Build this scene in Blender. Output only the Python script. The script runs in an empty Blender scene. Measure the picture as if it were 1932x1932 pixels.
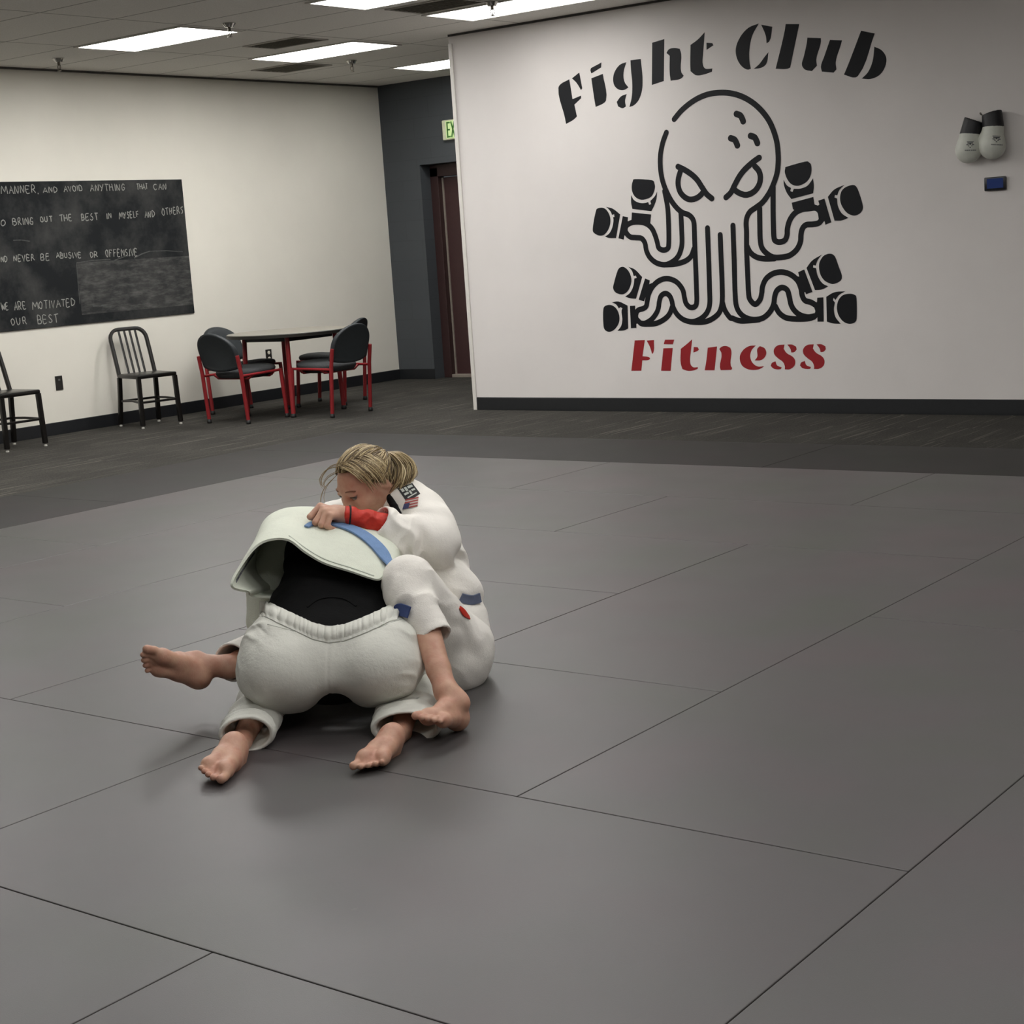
import bpy, bmesh, math, random
import numpy as np
from mathutils import Vector, Matrix
random.seed(4)
scene = bpy.context.scene
COL = scene.collection
# ------------------------------------------------------------------ camera, world, exposure
F_PX = 3069.84
CAM_H = 1.329
WC = np.array([[0.79620407, 0.60143824, -0.06581122],
               [0.04720970, -0.17020049, -0.98427793],
               [-0.60318349, 0.78057916, -0.16390804]])      # rows: right, down, forward
cam_d = bpy.data.cameras.new('camera')
cam = bpy.data.objects.new('camera', cam_d)
COL.objects.link(cam)
cam_d.sensor_width = 36.0
cam_d.lens = 36.0 * F_PX / 1932.0
cam_d.clip_start = 0.05
cam_d.clip_end = 100
cam.matrix_world = Matrix(((WC[0][0], -WC[1][0], -WC[2][0], 0.0),
                           (WC[0][1], -WC[1][1], -WC[2][1], 0.0),
                           (WC[0][2], -WC[1][2], -WC[2][2], CAM_H),
                           (0, 0, 0, 1)))
scene.camera = cam
world = bpy.data.worlds.new('world')
scene.world = world
world.use_nodes = True
world.node_tree.nodes['Background'].inputs[0].default_value = (0.9, 0.95, 1.0, 1)
world.node_tree.nodes['Background'].inputs[1].default_value = 0.05
scene.view_settings.view_transform = 'Standard'
scene.view_settings.look = 'None'
scene.view_settings.gamma = 1.0
scene.view_settings.exposure = 0.45
scene.view_settings.use_curve_mapping = False
LAMP = 13.5          # strength of the fluorescent diffusers
LAMP_COL = (1.0, 0.985, 0.955, 1)
# ------------------------------------------------------------------ helpers
def srgb(r, g, b):
    f = lambda c: (c / 255 / 12.92) if c <= 10 else ((c / 255 + 0.055) / 1.055) ** 2.4
    return (f(r), f(g), f(b), 1.0)

class N:
    """tiny node-tree helper"""
    def __init__(self, name, col=(0.5, 0.5, 0.5, 1), rough=0.6, metal=0.0, spec=None):
        self.m = bpy.data.materials.new(name)
        self.m.use_nodes = True
        self.t = self.m.node_tree
        self.b = self.t.nodes['Principled BSDF']
        self.b.inputs['Base Color'].default_value = col
        self.b.inputs['Roughness'].default_value = rough
        self.b.inputs['Metallic'].default_value = metal
        if spec is not None:
            self.b.inputs['Specular IOR Level'].default_value = spec
    def n(self, typ, **kw):
        nd = self.t.nodes.new(typ)
        for k, v in kw.items():
            if k.startswith('i_'):
                key = k[2:]
                nd.inputs[int(key) if key.isdigit() else key.replace('_', ' ')].default_value = v
            else:
                setattr(nd, k, v)
        return nd
    def l(self, a, b):
        self.t.links.new(a, b)
    def coord(self, which='Object', scale=(1, 1, 1), rot=(0, 0, 0)):
        tc = self.n('ShaderNodeTexCoord')
        mp = self.n('ShaderNodeMapping')
        mp.inputs['Scale'].default_value = scale
        mp.inputs['Rotation'].default_value = rot
        self.l(tc.outputs[which], mp.inputs['Vector'])
        return mp.outputs[0]
    def noise(self, vec, scale, detail=3, rough=0.55):
        nd = self.n('ShaderNodeTexNoise')
        nd.inputs['Scale'].default_value = scale
        nd.inputs['Detail'].default_value = detail
        nd.inputs['Roughness'].default_value = rough
        self.l(vec, nd.inputs['Vector'])
        return nd.outputs['Fac']
    def ramp(self, fac, stops):
        r = self.n('ShaderNodeValToRGB')
        e = r.color_ramp.elements
        while len(e) < len(stops):
            e.new(0.5)
        for el, (p, c) in zip(e, stops):
            el.position = p
            el.color = c if len(c) == 4 else (*c, 1)
        self.l(fac, r.inputs[0])
        return r.outputs[0]
    def mix(self, fac, a, b, mode='MIX'):
        x = self.n('ShaderNodeMix', data_type='RGBA', blend_type=mode)
        for s, v in ((0, fac), (6, a), (7, b)):
            if hasattr(v, 'node'):
                self.l(v, x.inputs[s])
            else:
                x.inputs[s].default_value = v
        return x.outputs[2]
    def math(self, op, a, b=0.0):
        x = self.n('ShaderNodeMath', operation=op)
        for s, v in ((0, a), (1, b)):
            if hasattr(v, 'node'):
                self.l(v, x.inputs[s])
            else:
                x.inputs[s].default_value = v
        return x.outputs[0]
    def col(self, sock):
        self.l(sock, self.b.inputs['Base Color'])
    def bump(self, h, strength=0.3, dist=0.01):
        bp = self.n('ShaderNodeBump')
        bp.inputs['Strength'].default_value = strength
        bp.inputs['Distance'].default_value = dist
        self.l(h, bp.inputs['Height'])
        self.l(bp.outputs[0], self.b.inputs['Normal'])

def plain(name, rgb, rough=0.6, metal=0.0, var=0.08, scale=30, bump=0.0, spec=None, bscale=None):
    """one coloured surface with slight noise variation"""
    n = N(name, srgb(*rgb), rough, metal, spec)
    v = n.coord()
    c = srgb(*rgb)
    lo = tuple(x * (1 - var) for x in c[:3]) + (1,)
    hi = tuple(min(1, x * (1 + var)) for x in c[:3]) + (1,)
    n.col(n.ramp(n.noise(v, scale), [(0.3, lo), (0.7, hi)]))
    if bump:
        n.bump(n.noise(v, bscale or scale * 6, 2), bump, 0.004)
    return n.m

class MB:
    """mesh builder: collects shapes, links ONE mesh object"""
    def __init__(self):
        self.bm = bmesh.new()
    def box(self, c, s, rot=None, bev=0.0):
        r = bmesh.ops.create_cube(self.bm, size=1.0)
        vs = r['verts']
        M = Matrix.Translation(Vector(c))
        if rot is not None:
            M = M @ (rot.to_4x4() if hasattr(rot, 'to_4x4') else Matrix.Rotation(rot, 4, 'Z'))
        M = M @ Matrix.Diagonal((*s, 1))
        bmesh.ops.transform(self.bm, matrix=M, verts=vs)
        if bev > 0:
            es = list({e for v in vs for e in v.link_edges})
            bmesh.ops.bevel(self.bm, geom=es, offset=bev, segments=2, affect='EDGES', profile=0.5)
        return self
    def tube(self, pts, r, n=10, caps=True, flat=None, up=None):
        """swept tube through pts; r number or list; flat = (half width, half thickness) gives a rounded flat bar"""
        pts = [Vector(p) for p in pts]
        rs = r if isinstance(r, (list, tuple)) else [r] * len(pts)
        rings = []
        prev = None
        for i, p in enumerate(pts):
            a = pts[max(i - 1, 0)]
            b = pts[min(i + 1, len(pts) - 1)]
            t = (b - a).normalized()
            if prev is None:
                u = Vector(up) if up is not None else (Vector((0, 0, 1)) if abs(t.z) < 0.9 else Vector((1, 0, 0)))
                x = t.cross(u).normalized()
            else:
                x = (prev - t * prev.dot(t)).normalized()
            prev = x
            y = t.cross(x).normalized()
            ring = []
            for k in range(n):
                an = 2 * math.pi * k / n
                if flat:
                    cx, sy = math.cos(an), math.sin(an)
                    q = 0.45
                    ox = flat[0] * math.copysign(abs(cx) ** q, cx)
                    oy = flat[1] * math.copysign(abs(sy) ** q, sy)
                else:
                    ox, oy = rs[i] * math.cos(an), rs[i] * math.sin(an)
                ring.append(self.bm.verts.new(p + x * ox + y * oy))
            rings.append(ring)
        for a, b in zip(rings, rings[1:]):
            for k in range(n):
                self.bm.faces.new((a[k], a[(k + 1) % n], b[(k + 1) % n], b[k]))
        if caps:
            self.bm.faces.new(rings[0][::-1])
            self.bm.faces.new(rings[-1])
        return self
    def lathe(self, prof, c, n=24, axis=(0, 0, 1)):
        M = Matrix.Translation(Vector(c)) @ Vector((0, 0, 1)).rotation_difference(Vector(axis)).to_matrix().to_4x4()
        rings = []
        for r, z in prof:
            rings.append([self.bm.verts.new(M @ Vector((r * math.cos(2 * math.pi * k / n), r * math.sin(2 * math.pi * k / n), z))) for k in range(n)])
        for a, b in zip(rings, rings[1:]):
            for k in range(n):
                self.bm.faces.new((a[k], a[(k + 1) % n], b[(k + 1) % n], b[k]))
        self.bm.faces.new(rings[0][::-1])
        self.bm.faces.new(rings[-1])
        return self
    def prism(self, pts, n_vec):
        """closed planar polygon extruded along n_vec"""
        nv = Vector(n_vec)
        a = [self.bm.verts.new(Vector(p)) for p in pts]
        b = [self.bm.verts.new(Vector(p) + nv) for p in pts]
        f1 = self.bm.faces.new(a)
        f2 = self.bm.faces.new(b[::-1])
        f1.normal_update(); f2.normal_update()
        k = len(a)
        for i in range(k):
            self.bm.faces.new((a[i], b[i], b[(i + 1) % k], a[(i + 1) % k]))
        bmesh.ops.triangulate(self.bm, faces=[f1, f2])
        return self
    def build(self, name, mat, parent=None, smooth=False, loc=None):
        bmesh.ops.recalc_face_normals(self.bm, faces=self.bm.faces[:])
        me = bpy.data.meshes.new(name)
        self.bm.to_mesh(me)
        self.bm.free()
        if smooth:
            me.polygons.foreach_set('use_smooth', [True] * len(me.polygons))
            if smooth == 'auto':
                me.set_sharp_from_angle(angle=0.7)
        me.materials.append(mat)
        o = bpy.data.objects.new(name, me)
        COL.objects.link(o)
        if parent:
            o.parent = parent
        if loc:
            o.location = loc
        return o

def tag(o, label=None, cat=None, group=None, kind=None):
    if label: o['label'] = label
    if cat: o['category'] = cat
    if group: o['group'] = group
    if kind: o['kind'] = kind
    return o
def empty(name, loc=(0, 0, 0), rz=0.0):
    o = bpy.data.objects.new(name, None)
    o.location = loc
    o.rotation_euler = (0, 0, rz)
    o.empty_display_size = 0.1
    COL.objects.link(o)
    return o
def copy_tree(o, parent=None):
    c = o.copy()
    COL.objects.link(c)
    if parent: c.parent = parent
    for ch in list(o.children):
        copy_tree(ch, c)
    return c
def crom(pts, sub=6, closed=False):
    """Catmull-Rom smoothing of a point list"""
    P = [np.array(p, float) for p in pts]
    out = []
    n = len(P)
    for i in range(n if closed else n - 1):
        p0 = P[(i - 1) % n] if (closed or i > 0) else P[0]
        p1 = P[i]
        p2 = P[(i + 1) % n]
        p3 = P[(i + 2) % n] if (closed or i + 2 < n) else P[-1]
        for k in range(sub):
            t = k / sub
            out.append(0.5 * ((2 * p1) + (-p0 + p2) * t + (2 * p0 - 5 * p1 + 4 * p2 - p3) * t * t + (-p0 + 3 * p1 - 3 * p2 + p3) * t ** 3))
    if not closed:
        out.append(P[-1])
    return out
MURAL = {'head':[[2023,2120,2084,2173,2157,2217,2235,2249,2323,2267,2420,2266,2508,2250,2592,2217,2669,2168,2732,2109,2783,2041,2816,1970,2839,1889,2846,1805,2843,1737,2830,1669,2799,1598,2761,1537,2710,1482,2654,1448,2610,1424,2583,1388,2573,1345,2573,1280,2568,1158,2568,988,2569,851,2579,803,2618,769,2659,801,2675,848,2684,895,2716,948,2774,981,2843,988,2909,967,2959,925,2983,871,2992,817,3013,783,3057,769,3089,750],[1952,2032,1920,1970,1896,1895,1887,1824,1890,1741,1906,1668,1934,1600,1970,1536,2013,1484,2056,1451,2101,1434,2131,1410,2146,1376,2147,1317,2145,1207,2144,1040,2142,901,2139,803,2121,767,2081,763,2049,792,2037,835,2026,891,1988,942,1940,970,1883,980,1824,966,1771,929,1735,880,1717,831,1704,785,1677,766,1634,756,1612,737]],'tent':[[2041,1448,2041,1351,2039,1240,2026,1185,1999,1137,1956,1104,1897,1083,1839,1089,1791,1111,1751,1149,1729,1196,1720,1250,1692,1285,1642,1293,1600,1299,1568,1322],[1912,1616,1931,1496,1932,1364,1925,1232,1912,1198,1874,1190,1838,1208,1827,1251,1812,1301,1787,1352,1745,1388,1691,1405,1624,1407,1572,1389,1553,1354,1576,1314],[1897,1082,1971,1083,2054,1099,2108,1132,2137,1186],[2257,1328,2255,1105,2251,897,2247,786,2223,724,2177,683,2119,660,2070,659,2014,677,1967,715,1937,767,1927,817,1909,854,1876,871,1838,855,1819,813,1810,771,1789,729,1744,683,1687,656,1645,659,1622,679],[1933,781,1901,718,1848,677,1780,652,1712,648,1653,653,1622,679],[2359,1274,2358,1100,2357,928,2351,797,2327,724,2281,684,2224,659,2159,651,2078,656],[2351,797,2370,734,2408,681,2432,673,2490,654,2568,654,2645,659],[2466,1334,2464,1095,2460,855,2467,758,2500,702,2553,670,2614,660,2677,670,2732,710,2765,763,2776,817,2796,860,2836,880,2876,861,2891,813,2902,759,2928,715,2972,682,3031,667,3083,673],[2779,749,2808,701,2859,667,2934,656,3023,656,3075,667],[2685,1441,2681,1314,2680,1220,2691,1165,2728,1123,2779,1095,2847,1092,2907,1102,2961,1138,2992,1190,2999,1242,3012,1281,3041,1305,3093,1306,3136,1312,3159,1332],[2797,1580,2790,1414,2788,1241,2803,1206,2837,1198,2873,1209,2891,1242,2896,1288,2916,1343,2956,1389,3009,1412,3068,1416,3119,1416,3150,1388,3159,1332],[2571,1185,2598,1136,2643,1103,2703,1088,2786,1085]],'eye':[[2036,1782,2093,1753,2148,1716,2191,1675,2226,1623,2262,1571,2304,1536],[2053,1745,2034,1697,2030,1648,2045,1598,2082,1559,2126,1541,2177,1547,2217,1569,2237,1590],[2697,1791,2644,1763,2581,1720,2536,1676,2496,1620,2462,1568,2420,1536],[2661,1735,2690,1701,2701,1658,2691,1611,2659,1570,2615,1547,2572,1543,2524,1561,2494,1582]],'spot':[[2532,2108,2562,2094,2576,2071,2583,2052],[2478,1945,2508,1932,2522,1909,2529,1890],[2637,1947,2667,1934,2681,1911,2688,1892]],'gloves':[[[1665,1721,1806,1703,1829,1677,1831,1642,1807,1595,1769,1573,1710,1567,1661,1588,1634,1628,1631,1671,1643,1708],[1622,1608,1643,1571,1692,1546,1742,1542,1767,1547,1774,1526,1791,1530,1786,1553,1828,1587,1848,1617,1839,1565,1815,1514,1790,1478,1626,1506,1618,1552],[1620,1480,1787,1455,1774,1388,1612,1418]],[[1314,1528,1358,1532,1396,1513,1423,1465,1424,1415,1403,1367,1362,1330,1314,1327,1272,1349,1262,1375,1278,1446,1300,1509],[1393,1536,1452,1519,1516,1472,1468,1300,1403,1304,1370,1317,1410,1338,1439,1379,1454,1435,1452,1455,1464,1457,1462,1476,1443,1473,1435,1493,1414,1519],[1538,1458,1584,1447,1579,1420,1607,1408,1579,1371,1563,1308,1544,1316,1535,1284,1489,1297]],[[1479,1073,1518,1083,1559,1055,1582,1007,1582,964,1559,915,1522,884,1483,878,1437,894,1417,927,1429,970,1455,1034],[1565,1081,1619,1059,1681,1000,1616,841,1563,846,1521,860,1565,886,1598,935,1611,992,1632,995,1626,1013,1607,1010,1593,1050],[1706,989,1746,972,1739,944,1765,954,1726,873,1699,846,1685,819,1639,833]],[[1330,792,1387,801,1433,775,1456,730,1457,680,1433,636,1392,605,1352,598,1318,617,1310,661,1314,749],[1397,821,1458,825,1538,792,1533,620,1496,606,1435,604,1468,636,1484,686,1482,757,1491,773,1473,782,1459,772,1435,804],[1559,789,1606,790,1605,752,1643,761,1627,711,1637,668,1607,651,1606,622,1557,621]],[[2911,1713,3051,1736,3080,1728,3095,1708,3095,1662,3076,1618,3038,1588,2986,1576,2942,1589,2911,1624,2893,1671,2897,1701],[2881,1623,2905,1585,2936,1565,2929,1544,2946,1537,2957,1558,3007,1556,3059,1570,3089,1598,3106,1619,3110,1563,3102,1517,2935,1489,2903,1532,2883,1586],[2937,1464,3103,1492,3109,1443,3133,1418,3052,1397,2972,1402,2944,1419]],[[3338,1537,3395,1552,3426,1537,3449,1481,3468,1409,3463,1378,3438,1354,3399,1346,3354,1365,3320,1406,3303,1453,3309,1504],[3212,1485,3260,1530,3339,1557,3299,1524,3283,1490,3266,1494,3261,1478,3280,1470,3284,1421,3311,1368,3360,1334,3309,1319,3256,1321],[3139,1464,3186,1475,3232,1311,3187,1297,3182,1321,3155,1316,3164,1377,3126,1425,3147,1438]],[[3157,1079,3194,1097,3230,1095,3254,1071,3277,1005,3298,945,3288,912,3251,894,3215,892,3165,917,3134,965,3129,1031],[3032,1009,3075,1056,3154,1096,3119,1058,3103,1022,3085,1026,3082,1010,3105,1004,3115,952,3150,898,3193,875,3141,855,3091,853],[2966,982,3014,999,3071,841,3022,826,3015,843,2993,830,2981,904,2939,959,2974,951]],[[3299,810,3349,819,3388,810,3401,783,3399,659,3385,623,3342,612,3299,628,3265,669,3252,722,3265,775],[3175,804,3234,832,3321,837,3270,811,3243,779,3230,796,3225,779,3239,762,3230,716,3239,663,3277,614,3219,618,3173,632],[3106,800,3153,801,3149,632,3102,633,3102,673,3071,660,3088,707,3071,761,3103,770]]],'black':[[1033,2464,1127,2500,1133,2460,1146,2352,1225,2370,1224,2350,1160,2310,1177,2222,1147,2202,1074,2176,1066,2226,1023,2445],[1152,2504,1221,2539,1240,2422,1228,2410,1191,2467],[1328,2559,1424,2589,1418,2553,1329,2520,1322,2544],[1326,2485,1430,2506,1446,2314,1432,2299,1351,2274,1344,2318],[1641,2566,1584,2554,1534,2507,1518,2457,1527,2410,1565,2377,1612,2371,1648,2385,1620,2420,1610,2460,1617,2511],[1677,2575,1766,2574,1772,2416,1759,2340,1724,2279,1683,2251,1647,2244,1671,2311,1682,2400,1677,2517],[1629,2339,1578,2327,1539,2292,1549,2258,1588,2241,1617,2251,1612,2291],[1870,2676,1973,2689,1951,2397,1849,2380],[1985,2590,2006,2613,2052,2617,2097,2606,2107,2569,2100,2444,2119,2416,2100,2400,2009,2393,2004,2442,2011,2568],[2307,2695,2288,2560,2280,2474,2296,2447,2333,2440,2355,2440,2351,2418,2294,2407,2220,2408,2177,2441,2177,2486,2187,2622,2248,2652],[2317,2621,2364,2613,2372,2597,2315,2572],[2736,2699,2655,2681,2589,2629,2549,2554,2553,2492,2586,2432,2635,2400,2660,2403,2652,2456,2655,2529,2681,2623],[2754,2689,2839,2664,2812,2571,2790,2559,2786,2610],[2802,2499,2781,2422,2748,2402,2682,2399,2728,2428,2772,2472],[2941,2669,3043,2656,2963,2377,2942,2371,2852,2381,2932,2628],[3100,2559,3200,2544,3199,2517,3161,2408,3164,2366,3125,2335,3071,2353,3052,2385,3068,2437,3094,2524],[3266,2524,3354,2510,3344,2482,3303,2374,3306,2326,3285,2307,3199,2323,3193,2357,3222,2425],[3493,2555,3589,2525,3462,2267,3442,2258,3360,2285,3392,2346],[3584,2441,3634,2412,3665,2361,3656,2304,3617,2256,3552,2236,3487,2245,3534,2283,3568,2349]],'red':[[1585,528,1675,529,1647,408,1697,402,1714,393,1705,382,1643,377,1630,298,1540,298],[1691,525,1756,528,1743,432,1733,424,1716,479],[1852,529,1932,528,1918,493,1839,496],[1834,465,1915,466,1888,296,1804,297],[2086,528,2070,441,2059,374,2063,341,2083,322,2123,322,2120,309,2081,297,2033,295,1990,308,1978,350,1984,459,2034,491],[2096,471,2129,469,2139,452,2127,442,2090,430],[2214,464,2292,472,2262,298,2179,298,2194,356],[2309,454,2332,470,2369,474,2401,461,2409,436,2399,330,2410,313,2402,300,2314,298,2308,322,2326,421],[2610,474,2558,471,2506,443,2476,395,2487,337,2523,309,2577,298,2632,304,2671,324,2615,324,2575,353,2561,394,2575,442],[2642,469,2680,453,2692,420,2677,388,2644,368,2596,367,2618,393,2621,450],[2839,477,2783,471,2754,444,2754,412,2780,383,2823,351,2835,322,2834,301,2874,302,2910,326,2919,358,2904,386,2852,418,2831,447],[2861,477,2899,476,2929,461,2933,441,2914,423,2890,420,2884,446],[2763,359,2733,347,2723,327,2741,309,2776,301,2803,303,2810,315,2773,331],[3067,476,3013,470,2984,443,2984,411,3009,383,3051,351,3063,323,3062,302,3101,303,3137,326,3145,358,3131,386,3080,418,3059,446],[3088,475,3125,475,3155,460,3158,440,3141,423,3117,420,3111,445],[2993,359,2964,348,2954,328,2971,310,3006,302,3032,303,3039,315,3003,331]]}
CHALK = [('MANNER,', 8.14, 1.97, 8.501, 1.972, 0.059), ('AND', 8.547, 1.969, 8.699, 1.973, 0.044), ('AVOID', 8.754, 1.974, 8.95, 1.982, 0.046), ('ANYTHING', 9.027, 1.977, 9.403, 1.977, 0.054), ('THAT', 9.53, 1.983, 9.656, 1.985, 0.047), ('CAN', 9.717, 1.979, 9.871, 1.978, 0.047), ('O', 8.102, 1.715, 8.154, 1.715, 0.05), ('BRING', 8.218, 1.72, 8.42, 1.72, 0.054), ('OUT', 8.485, 1.734, 8.611, 1.733, 0.046), ('THE', 8.68, 1.738, 8.814, 1.738, 0.05), ('BEST', 8.902, 1.735, 9.081, 1.74, 0.054), ('IN', 9.167, 1.742, 9.229, 1.745, 0.046), ('MYSELF', 9.305, 1.738, 9.526, 1.748, 0.052), ('AND', 9.584, 1.739, 9.706, 1.745, 0.053), ('OTHERS', 9.785, 1.757, 10.039, 1.767, 0.059), ('ND', 8.061, 1.431, 8.126, 1.437, 0.042), ('NEVER', 8.184, 1.431, 8.391, 1.43, 0.048), ('BE', 8.448, 1.427, 8.544, 1.428, 0.051), ('ABUSIVE', 8.603, 1.437, 8.867, 1.429, 0.046), ('OR', 8.949, 1.428, 9.037, 1.426, 0.044), ('OFFENSIVE', 9.115, 1.425, 9.47, 1.42, 0.057), ('WE', 8.01, 1.054, 8.086, 1.05, 0.054), ('ARE', 8.135, 1.045, 8.255, 1.043, 0.06), ('MOTIVATED', 8.313, 1.033, 8.747, 1.037, 0.062), ('OUR', 8.087, 0.924, 8.25, 0.927, 0.054), ('BEST', 8.349, 0.917, 8.56, 0.915, 0.064)]
# ------------------------------------------------------------------ setting
XL, YB, YP, XP, ZC = -11.24, 12.79, 10.37, -8.33, 2.965
XR, YF = 4.2, -3.2
CARPET = -0.012
def wall_paint(name, rgb):
    n = N(name, srgb(*rgb), 0.75)
    v = n.coord()
    c = srgb(*rgb)
    n.col(n.ramp(n.noise(v, 1.3, 4), [(0.3, tuple(x * 0.96 for x in c[:3])), (0.7, tuple(min(1, x * 1.03) for x in c[:3]))]))
    n.bump(n.noise(v, 160, 2), 0.12, 0.002)
    return n.m
M_cream = wall_paint('cream_wall_paint', (226, 222, 211))
M_white = wall_paint('white_wall_paint', (226, 221, 218))
M_dark = N('charcoal_block_paint', srgb(66, 70, 74), 0.7)
v = M_dark.coord('Object', (1, 1, 1), (math.pi / 2, 0, 0))
br = M_dark.n('ShaderNodeTexBrick')
br.inputs['Scale'].default_value = 1.0
br.inputs['Brick Width'].default_value = 0.4
br.inputs['Row Height'].default_value = 0.2
br.inputs['Mortar Size'].default_value = 0.004
br.inputs['Color1'].default_value = srgb(66, 70, 74)
br.inputs['Color2'].default_value = srgb(68, 72, 76)
br.inputs['Mortar'].default_value = srgb(63, 67, 71)
M_dark.l(v, br.inputs['Vector'])
M_dark.col(br.outputs['Color'])
M_dark.bump(M_dark.noise(M_dark.coord(), 60, 3), 0.25, 0.004)
M_dark = M_dark.m
M_black_vinyl = plain('black_vinyl_base', (24, 26, 29), 0.45, var=0.1)

# carpet tiles: quarter-turned streaks
n = N('charcoal_carpet', srgb(70, 70, 67), 0.95, spec=0.1)
tc = n.coord()
def streak(rot):
    mp = n.n('ShaderNodeMapping')
    mp.inputs['Rotation'].default_value = (0, 0, rot)
    mp.inputs['Scale'].default_value = (42, 0.9, 1)
    n.l(tc, mp.inputs['Vector'])
    return n.noise(mp.outputs[0], 1.0, 2, 0.6)
ck = n.n('ShaderNodeTexChecker')
ck.inputs['Scale'].default_value = 1 / 0.61
ck.inputs['Color1'].default_value = (0, 0, 0, 1)
ck.inputs['Color2'].default_value = (1, 1, 1, 1)
n.l(tc, ck.inputs['Vector'])
st = n.mix(ck.outputs['Color'], streak(0.0), streak(math.pi / 2))
base = n.ramp(n.noise(tc, 90, 3), [(0.3, srgb(46, 45, 43)), (0.7, srgb(72, 70, 66))])
big = n.ramp(n.noise(tc, 2.2, 3), [(0.35, (0.86, 0.86, 0.86)), (0.7, (1.1, 1.1, 1.08))])
line = n.ramp(st, [(0.60, (0, 0, 0)), (0.68, (1, 1, 1))])
cc = n.mix(1.0, base, big, 'MULTIPLY')
n.col(n.mix(n.math('MULTIPLY', line, 0.55), cc, srgb(116, 113, 104)))
n.bump(n.noise(tc, 300, 2), 0.5, 0.004)
M_carpet = n.m

# ceiling tiles; the grid's darker lines are partly painted T-bar shadow
n = N('grey_ceiling_tile', srgb(150, 147, 140), 0.9)
tc = n.n('ShaderNodeTexCoord')
sp = n.n('ShaderNodeSeparateXYZ')
n.l(tc.outputs['Object'], sp.inputs[0])
def grid(sock, off, pitch, w):
    a = n.math('SUBTRACT', sock, off)
    a = n.math('DIVIDE', a, pitch)
    a = n.math('FRACT', a)
    a = n.math('SUBTRACT', a, 0.5)
    a = n.math('ABSOLUTE', a)
    return n.math('GREATER_THAN', a, 0.5 - w / pitch / 2)
gl = n.math('MAXIMUM', grid(sp.outputs[0], -10.03, 1.2, 0.016), grid(sp.outputs[1], 8.06, 0.606, 0.016))
cs = n.ramp(n.noise(tc.outputs['Object'], 120, 3), [(0.35, srgb(222, 219, 213)), (0.65, srgb(236, 233, 227))])
n.col(n.mix(gl, cs, srgb(160, 157, 150)))
n.bump(n.noise(tc.outputs['Object'], 220, 2), 0.3, 0.003)
M_ceil = n.m

def struct(o):
    o['kind'] = 'structure'
    return o
T = 0.15
struct(MB().box(((XL + XR) / 2, (YF + YB) / 2, CARPET - 0.05), (XR - XL + 2 * T, YB - YF + 2 * T + 0.6, 0.1)).build('floor', M_carpet))
struct(MB().box(((XL + XR) / 2, (YF + YB) / 2, ZC + 0.05), (XR - XL + 2 * T, YB - YF + 2 * T + 0.6, 0.1)).build('ceiling', M_ceil))
HZ = (ZC + CARPET) / 2
HH = ZC - CARPET
struct(MB().box((XL - T / 2, (YF + YB) / 2, HZ), (T, YB - YF + 2 * T, HH)).build('wall_left', M_cream))
struct(MB().box((XR + T / 2, (YF + YB) / 2, HZ), (T, YB - YF + 2 * T, HH)).build('wall_side', M_white))
struct(MB().box(((XL + XR) / 2, YF - T / 2, HZ), (XR - XL, T, HH)).build('wall_front', M_white))
# back wall with the recessed doorway
DX0, DX1, DZ = -10.76, -9.55, 2.14
wb = MB()
wb.box(((XL + DX0) / 2, YB + 0.15, HZ), (DX0 - XL, 0.3, HH))
wb.box(((DX1 + XR) / 2, YB + 0.15, HZ), (XR - DX1, 0.3, HH))
wb.box(((DX0 + DX1) / 2, YB + 0.15, (DZ + ZC) / 2), (DX1 - DX0, 0.3, ZC - DZ))
struct(wb.build('wall_back', M_dark))
# partition that carries the mural, very slightly turned
PROT = math.atan(0.01)
PW = XR - XP
M_part = Matrix.Translation((XP, YP, 0)) @ Matrix.Rotation(PROT, 4, 'Z')
def part_obj(o):
    o.matrix_world = M_part
    return o
struct(part_obj(MB().box((PW / 2, 0.07, HZ), (PW, 0.14, HH)).build('wall_right', M_white)))
M_trimw = plain('white_corner_guard', (222, 218, 212), 0.4, var=0.03)
struct(part_obj(MB().box((0.016, -0.004, (ZC - 0.07 + CARPET) / 2), (0.036, 0.012, ZC - 0.07 - CARPET), bev=0.003).build('trim_1', M_trimw)))
struct(part_obj(MB().box((PW / 2, -0.004, ZC - 0.008), (PW, 0.012, 0.016)).build('trim_2', plain('dark_ceiling_angle', (58, 56, 54), 0.6))))
struct(MB().box((XL + 0.006, (YF + YB) / 2, ZC - 0.008), (0.012, YB - YF, 0.016)).build('trim_3', plain('grey_ceiling_angle', (84, 81, 76), 0.6)))
# baseboards
def base_prof(L):
    return [(0, 0.0), (-0.010, 0.0), (-0.010, 0.012), (-0.006, 0.10), (0, 0.104)]
def baseboard(name, length, matrix):
    m = MB()
    m.prism([(0, y, z + CARPET) for y, z in base_prof(0)], (length, 0, 0))
    o = m.build(name, M_black_vinyl)
    o.matrix_world = matrix
    return struct(o)
baseboard('baseboard_right', PW - 0.036, M_part @ Matrix.Translation((0.036, 0, 0)))
baseboard('baseboard_left', YB - YF, Matrix.Translation((XL, YB, 0)) @ Matrix.Rotation(-math.pi / 2, 4, 'Z') @ Matrix.Diagonal((1, -1, 1, 1)))
baseboard('baseboard_back', DX0 - XL - 0.012, Matrix.Translation((XL + 0.012, YB, 0)))
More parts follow.
